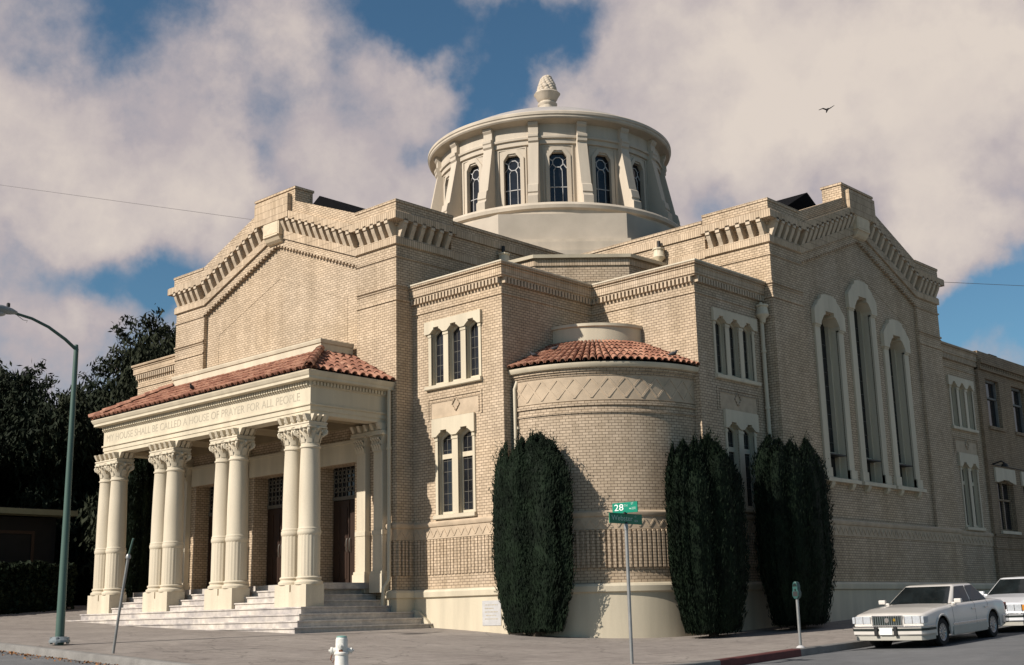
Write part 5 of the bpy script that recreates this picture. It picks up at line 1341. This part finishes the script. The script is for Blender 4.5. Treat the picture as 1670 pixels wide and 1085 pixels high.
# gull flying, wings in a shallow V
FBP = (-2.9, 30, 23.9)
t = thing('flying_bird', 'dark bird flying with raised wings in front of the cloud', 'bird', FBP, (R(6), R(-8), R(-47)), None, local=True)
s = MB(); s.tube([(-.22, 0, 0), (-.1, 0, .02), (.08, 0, .02), (.18, 0, -.01), (.24, 0, -.02)], [.015, .04, .05, .03, .006], 8); part('body', s, 'bird', t, smooth=60, local=True)
for sy in (-1, 1):
    s = MB(); q = [(0, .025, .03), (.03, .20, .10), (-.02, .40, .07 if sy < 0 else .23)]; w_ = [.06, .045, .012]
    for (a, A), (b, B) in zip(zip(q, w_), list(zip(q, w_))[1:]):
        for dz in (0, .015): s.face([(a[0] - A, sy * a[1], a[2] + dz), (a[0] + A, sy * a[1], a[2] + dz), (b[0] + B, sy * b[1], b[2] + dz), (b[0] - B, sy * b[1], b[2] + dz)])
    part('wing', s, 'bird', t, local=True)
# ================================================================== CAMERA
F_PX, YAW, PITCH, ROLL = 2009.81, R(42.7612871), R(12.89196337), R(-1.34347786)
CAM = Vector((23.18836, -20.687196, .83594))
fw = Vector((-math.sin(YAW) * math.cos(PITCH), math.cos(YAW) * math.cos(PITCH), math.sin(PITCH)))
rt = Vector((math.cos(YAW), math.sin(YAW), 0)); up = rt.cross(fw)
r2 = rt * math.cos(ROLL) + up * math.sin(ROLL); u2 = up * math.cos(ROLL) - rt * math.sin(ROLL)
cam = bpy.data.cameras.new('camera'); co_ = link('camera', cam)
cam.sensor_width = 36; cam.lens = 36 * F_PX / 1670; cam.clip_start = .1; cam.clip_end = 2000
co_.matrix_world = Matrix(((r2.x, u2.x, -fw.x, CAM.x), (r2.y, u2.y, -fw.y, CAM.y), (r2.z, u2.z, -fw.z, CAM.z), (0, 0, 0, 1)))
scene.camera = co_
def dirpx(px, py): return (fw + r2 * ((px - 835) / F_PX) - u2 * ((py - 542) / F_PX))
def wire(name, A, B, sag, label):
    A, B = Vector(A), Vector(B); B = A + (B - A) * 3.5; pts = []
    for t_ in np.linspace(0, 1, 30): p = A.lerp(B, t_); p.z -= sag * 4 * t_ * (1 - t_); pts.append(tuple(p))
    s = MB(); s.tube(pts, .0085, 5); me = s.mesh(name, M['wire']); o = link(name, me, None); tag(o, label, 'wire')
wire('overhead_wire', (-6.15, .12, 12.5), CAM + dirpx(-90, 287) * 46, .05, 'thin overhead wire across the sky from the left edge to the left gable')
wire('overhead_wire', (7.02, 17.46, 11.12), CAM + dirpx(1760, 468) * 45, .05, 'thin overhead wire across the sky from the right gable to the right edge')
# ================================================================== SUN AND SKY
ld = Vector((.27, 1.0, -.73)).normalized()
sun = bpy.data.lights.new('sun', 'SUN'); sun.energy = 5.0; sun.angle = R(.55); sun.color = (1.0, .932, .85)
so = link('sun', sun); so.rotation_euler = (-ld).to_track_quat('Z', 'Y').to_euler(); so.location = (-20, -40, 50)
el = math.asin(-ld.z); az = math.atan2(-ld.x, -ld.y)
w = bpy.data.worlds.new('World'); scene.world = w; w.use_nodes = True; nt = w.node_tree; bg = nt.nodes['Background']
sky = nt.nodes.new('ShaderNodeTexSky'); sky.sky_type = 'NISHITA'; sky.sun_disc = False; sky.sun_elevation = el; sky.sun_rotation = az; sky.air_density = 1.0; sky.dust_density = .3; sky.ozone_density = 1.5
tc = nt.nodes.new('ShaderNodeTexCoord'); D = tc.outputs['Generated']
def VM(op, a, b=None, s=None):
    n = nt.nodes.new('ShaderNodeVectorMath'); n.operation = op
    for i, v in enumerate((a, b)):
        if v is None: continue
        if isinstance(v, bpy.types.NodeSocket): nt.links.new(v, n.inputs[i])
        else: n.inputs[i].default_value = v
    if s is not None: n.inputs['Scale'].default_value = s
    return n.outputs['Value'] if op in ('DISTANCE', 'DOT_PRODUCT', 'LENGTH') else n.outputs[0]
def MA(op, a, b=None, c=None, clamp=False):
    n = nt.nodes.new('ShaderNodeMath'); n.operation = op; n.use_clamp = clamp
    for i, v in enumerate((a, b, c)):
        if v is None: continue
        if isinstance(v, bpy.types.NodeSocket): nt.links.new(v, n.inputs[i])
        else: n.inputs[i].default_value = v
    return n.outputs[0]
nw = N(nt, 'ShaderNodeTexNoise', i_Scale=7.0, i_Detail=6.0, i_Roughness=.55); nt.links.new(D, nw.inputs['Vector'])
warp = VM('ADD', D, VM('SCALE', VM('SUBTRACT', nw.outputs['Color'], (.5, .5, .5)), None, .16))
warp = VM('NORMALIZE', warp)
def smooth(v, a, b):
    n = nt.nodes.new('ShaderNodeMapRange'); n.interpolation_type = 'SMOOTHSTEP'
    nt.links.new(v, n.inputs[0]); n.inputs[1].default_value = a; n.inputs[2].default_value = b; return n.outputs[0]
n1 = N(nt, 'ShaderNodeTexNoise', i_Scale=5.5, i_Detail=8.0, i_Roughness=.52); nt.links.new(warp, n1.inputs['Vector'])
n2 = N(nt, 'ShaderNodeTexNoise', i_Scale=17.0, i_Detail=7.0, i_Roughness=.6); nt.links.new(D, n2.inputs['Vector'])
cov = MA('ADD', MA('MULTIPLY', n1.outputs['Fac'], 1.0), MA('MULTIPLY_ADD', n2.outputs['Fac'], .80, -.225))
# banks of cloud (+) and gaps of blue (-): world direction, angular size, weight
BANKS = [(0.9, -0.3, 0.35, 0.85, -0.55),  # unseen clear-sky gap, added to cut fill light on the right-hand faces
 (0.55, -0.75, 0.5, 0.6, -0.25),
 (-0.7944, 0.4281, 0.4309, 0.0547, -0.34),
 (-0.7632, 0.4657, 0.448, 0.0398, -0.16),
 (-0.6686, 0.5803, 0.4649, 0.0398, -0.42),
 (-0.6451, 0.6106, 0.4594, 0.0348, -0.36),
 (-0.6275, 0.6435, 0.4384, 0.0398, -0.42),
 (-0.5989, 0.6664, 0.4441, 0.0398, -0.42),
 (-0.5693, 0.6914, 0.4448, 0.0249, -0.3),
 (-0.6384, 0.6539, 0.406, 0.0299, -0.36),
 (-0.6599, 0.6471, 0.3819, 0.0348, -0.34),
 (-0.6811, 0.6366, 0.3616, 0.0199, -0.2),
 (-0.8769, 0.4084, 0.2536, 0.0348, -0.36),
 (-0.8599, 0.444, 0.2518, 0.0348, -0.32),
 (-0.8419, 0.4747, 0.2567, 0.0299, -0.34),
 (-0.8197, 0.5094, 0.262, 0.0323, -0.36),
 (-0.8304, 0.5004, 0.2452, 0.0199, -0.25),
 (-0.7113, 0.5543, 0.4321, 0.0249, -0.2),
 (-0.7009, 0.5957, 0.3924, 0.0249, -0.16),
 (-0.5122, 0.7948, 0.3254, 0.0348, -0.36),
 (-0.4121, 0.8618, 0.2957, 0.0274, -0.3),
 (-0.3407, 0.9163, 0.2108, 0.0498, -0.55),
 (-0.3669, 0.9031, 0.223, 0.0274, -0.42),
 (-0.3142, 0.8993, 0.3044, 0.0299, -0.25),
 (-0.7763, 0.5311, 0.3397, 0.0224, -0.22),
 (-0.76, 0.5391, 0.3629, 0.0199, -0.12),
 (-0.8237, 0.3608, 0.4374, 0.0299, -0.1),
 (-0.8403, 0.4127, 0.3514, 0.1095, 0.24),
 (-0.7625, 0.5112, 0.3966, 0.0896, 0.04),
 (-0.7162, 0.5834, 0.383, 0.0746, 0.06),
 (-0.704, 0.6242, 0.3386, 0.0348, 0.12),
 (-0.8084, 0.5002, 0.3101, 0.0597, 0.2),
 (-0.53, 0.7546, 0.3868, 0.1144, 0.3),
 (-0.4121, 0.8312, 0.3732, 0.1393, 0.34),
 (-0.3195, 0.8662, 0.3843, 0.1095, 0.34),
 (-0.4601, 0.7894, 0.4063, 0.0746, 0.16),
 (-0.3768, 0.8838, 0.2774, 0.0498, 0.25),
 (-0.8798, 0.4217, 0.2196, 0.0448, 0.42),
 (-0.8619, 0.4571, 0.2195, 0.0299, 0.3),
 (-0.3637, 0.9109, 0.1949, 0.0224, 0.25),
 (-0.7319, 0.5968, 0.3288, 0.0448, 0.16),
 (-0.3407, 0.9052, 0.2542, 0.0299, 0.16),
 (-0.5959, 0.7181, 0.3594, 0.0398, 0.16),
 (-0.7192, 0.5364, 0.4417, 0.0448, 0.14),
 (-0.6848, 0.6138, 0.3928, 0.0398, 0.1),
 (-0.8572, 0.4253, 0.2903, 0.0547, 0.2),
 (-0.6876, 0.5841, 0.4313, 0.0299, 0.1)]
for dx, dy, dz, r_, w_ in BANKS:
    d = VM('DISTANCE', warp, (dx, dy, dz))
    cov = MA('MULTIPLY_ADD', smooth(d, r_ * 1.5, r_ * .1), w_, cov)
mask = smooth(cov, .30, .86)
n3 = N(nt, 'ShaderNodeTexNoise', i_Scale=9.0, i_Detail=7.0, i_Roughness=.55); nt.links.new(VM('ADD', warp, (.3, .1, .06)), n3.inputs['Vector'])
shade = MA('ADD', smooth(cov, .62, 1.3), MA('MULTIPLY_ADD', n3.outputs['Fac'], 1.5, -.80), clamp=True)
cloud = mixc(nt, shade, (8.2, 7.3, 7.55), (12.6, 11.1, 9.9))
blue = mixc(nt, 1.0, sky.outputs[0], (.90, 1.30, 1.40), 'MULTIPLY')
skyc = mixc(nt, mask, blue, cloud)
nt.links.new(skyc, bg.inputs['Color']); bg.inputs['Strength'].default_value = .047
vs = scene.view_settings; scene.display_settings.display_device = 'sRGB'; vs.view_transform = 'Standard'; vs.look = 'None'; vs.exposure = .30; vs.gamma = 1
scene.cycles.max_bounces = 6; scene.cycles.use_denoising = True
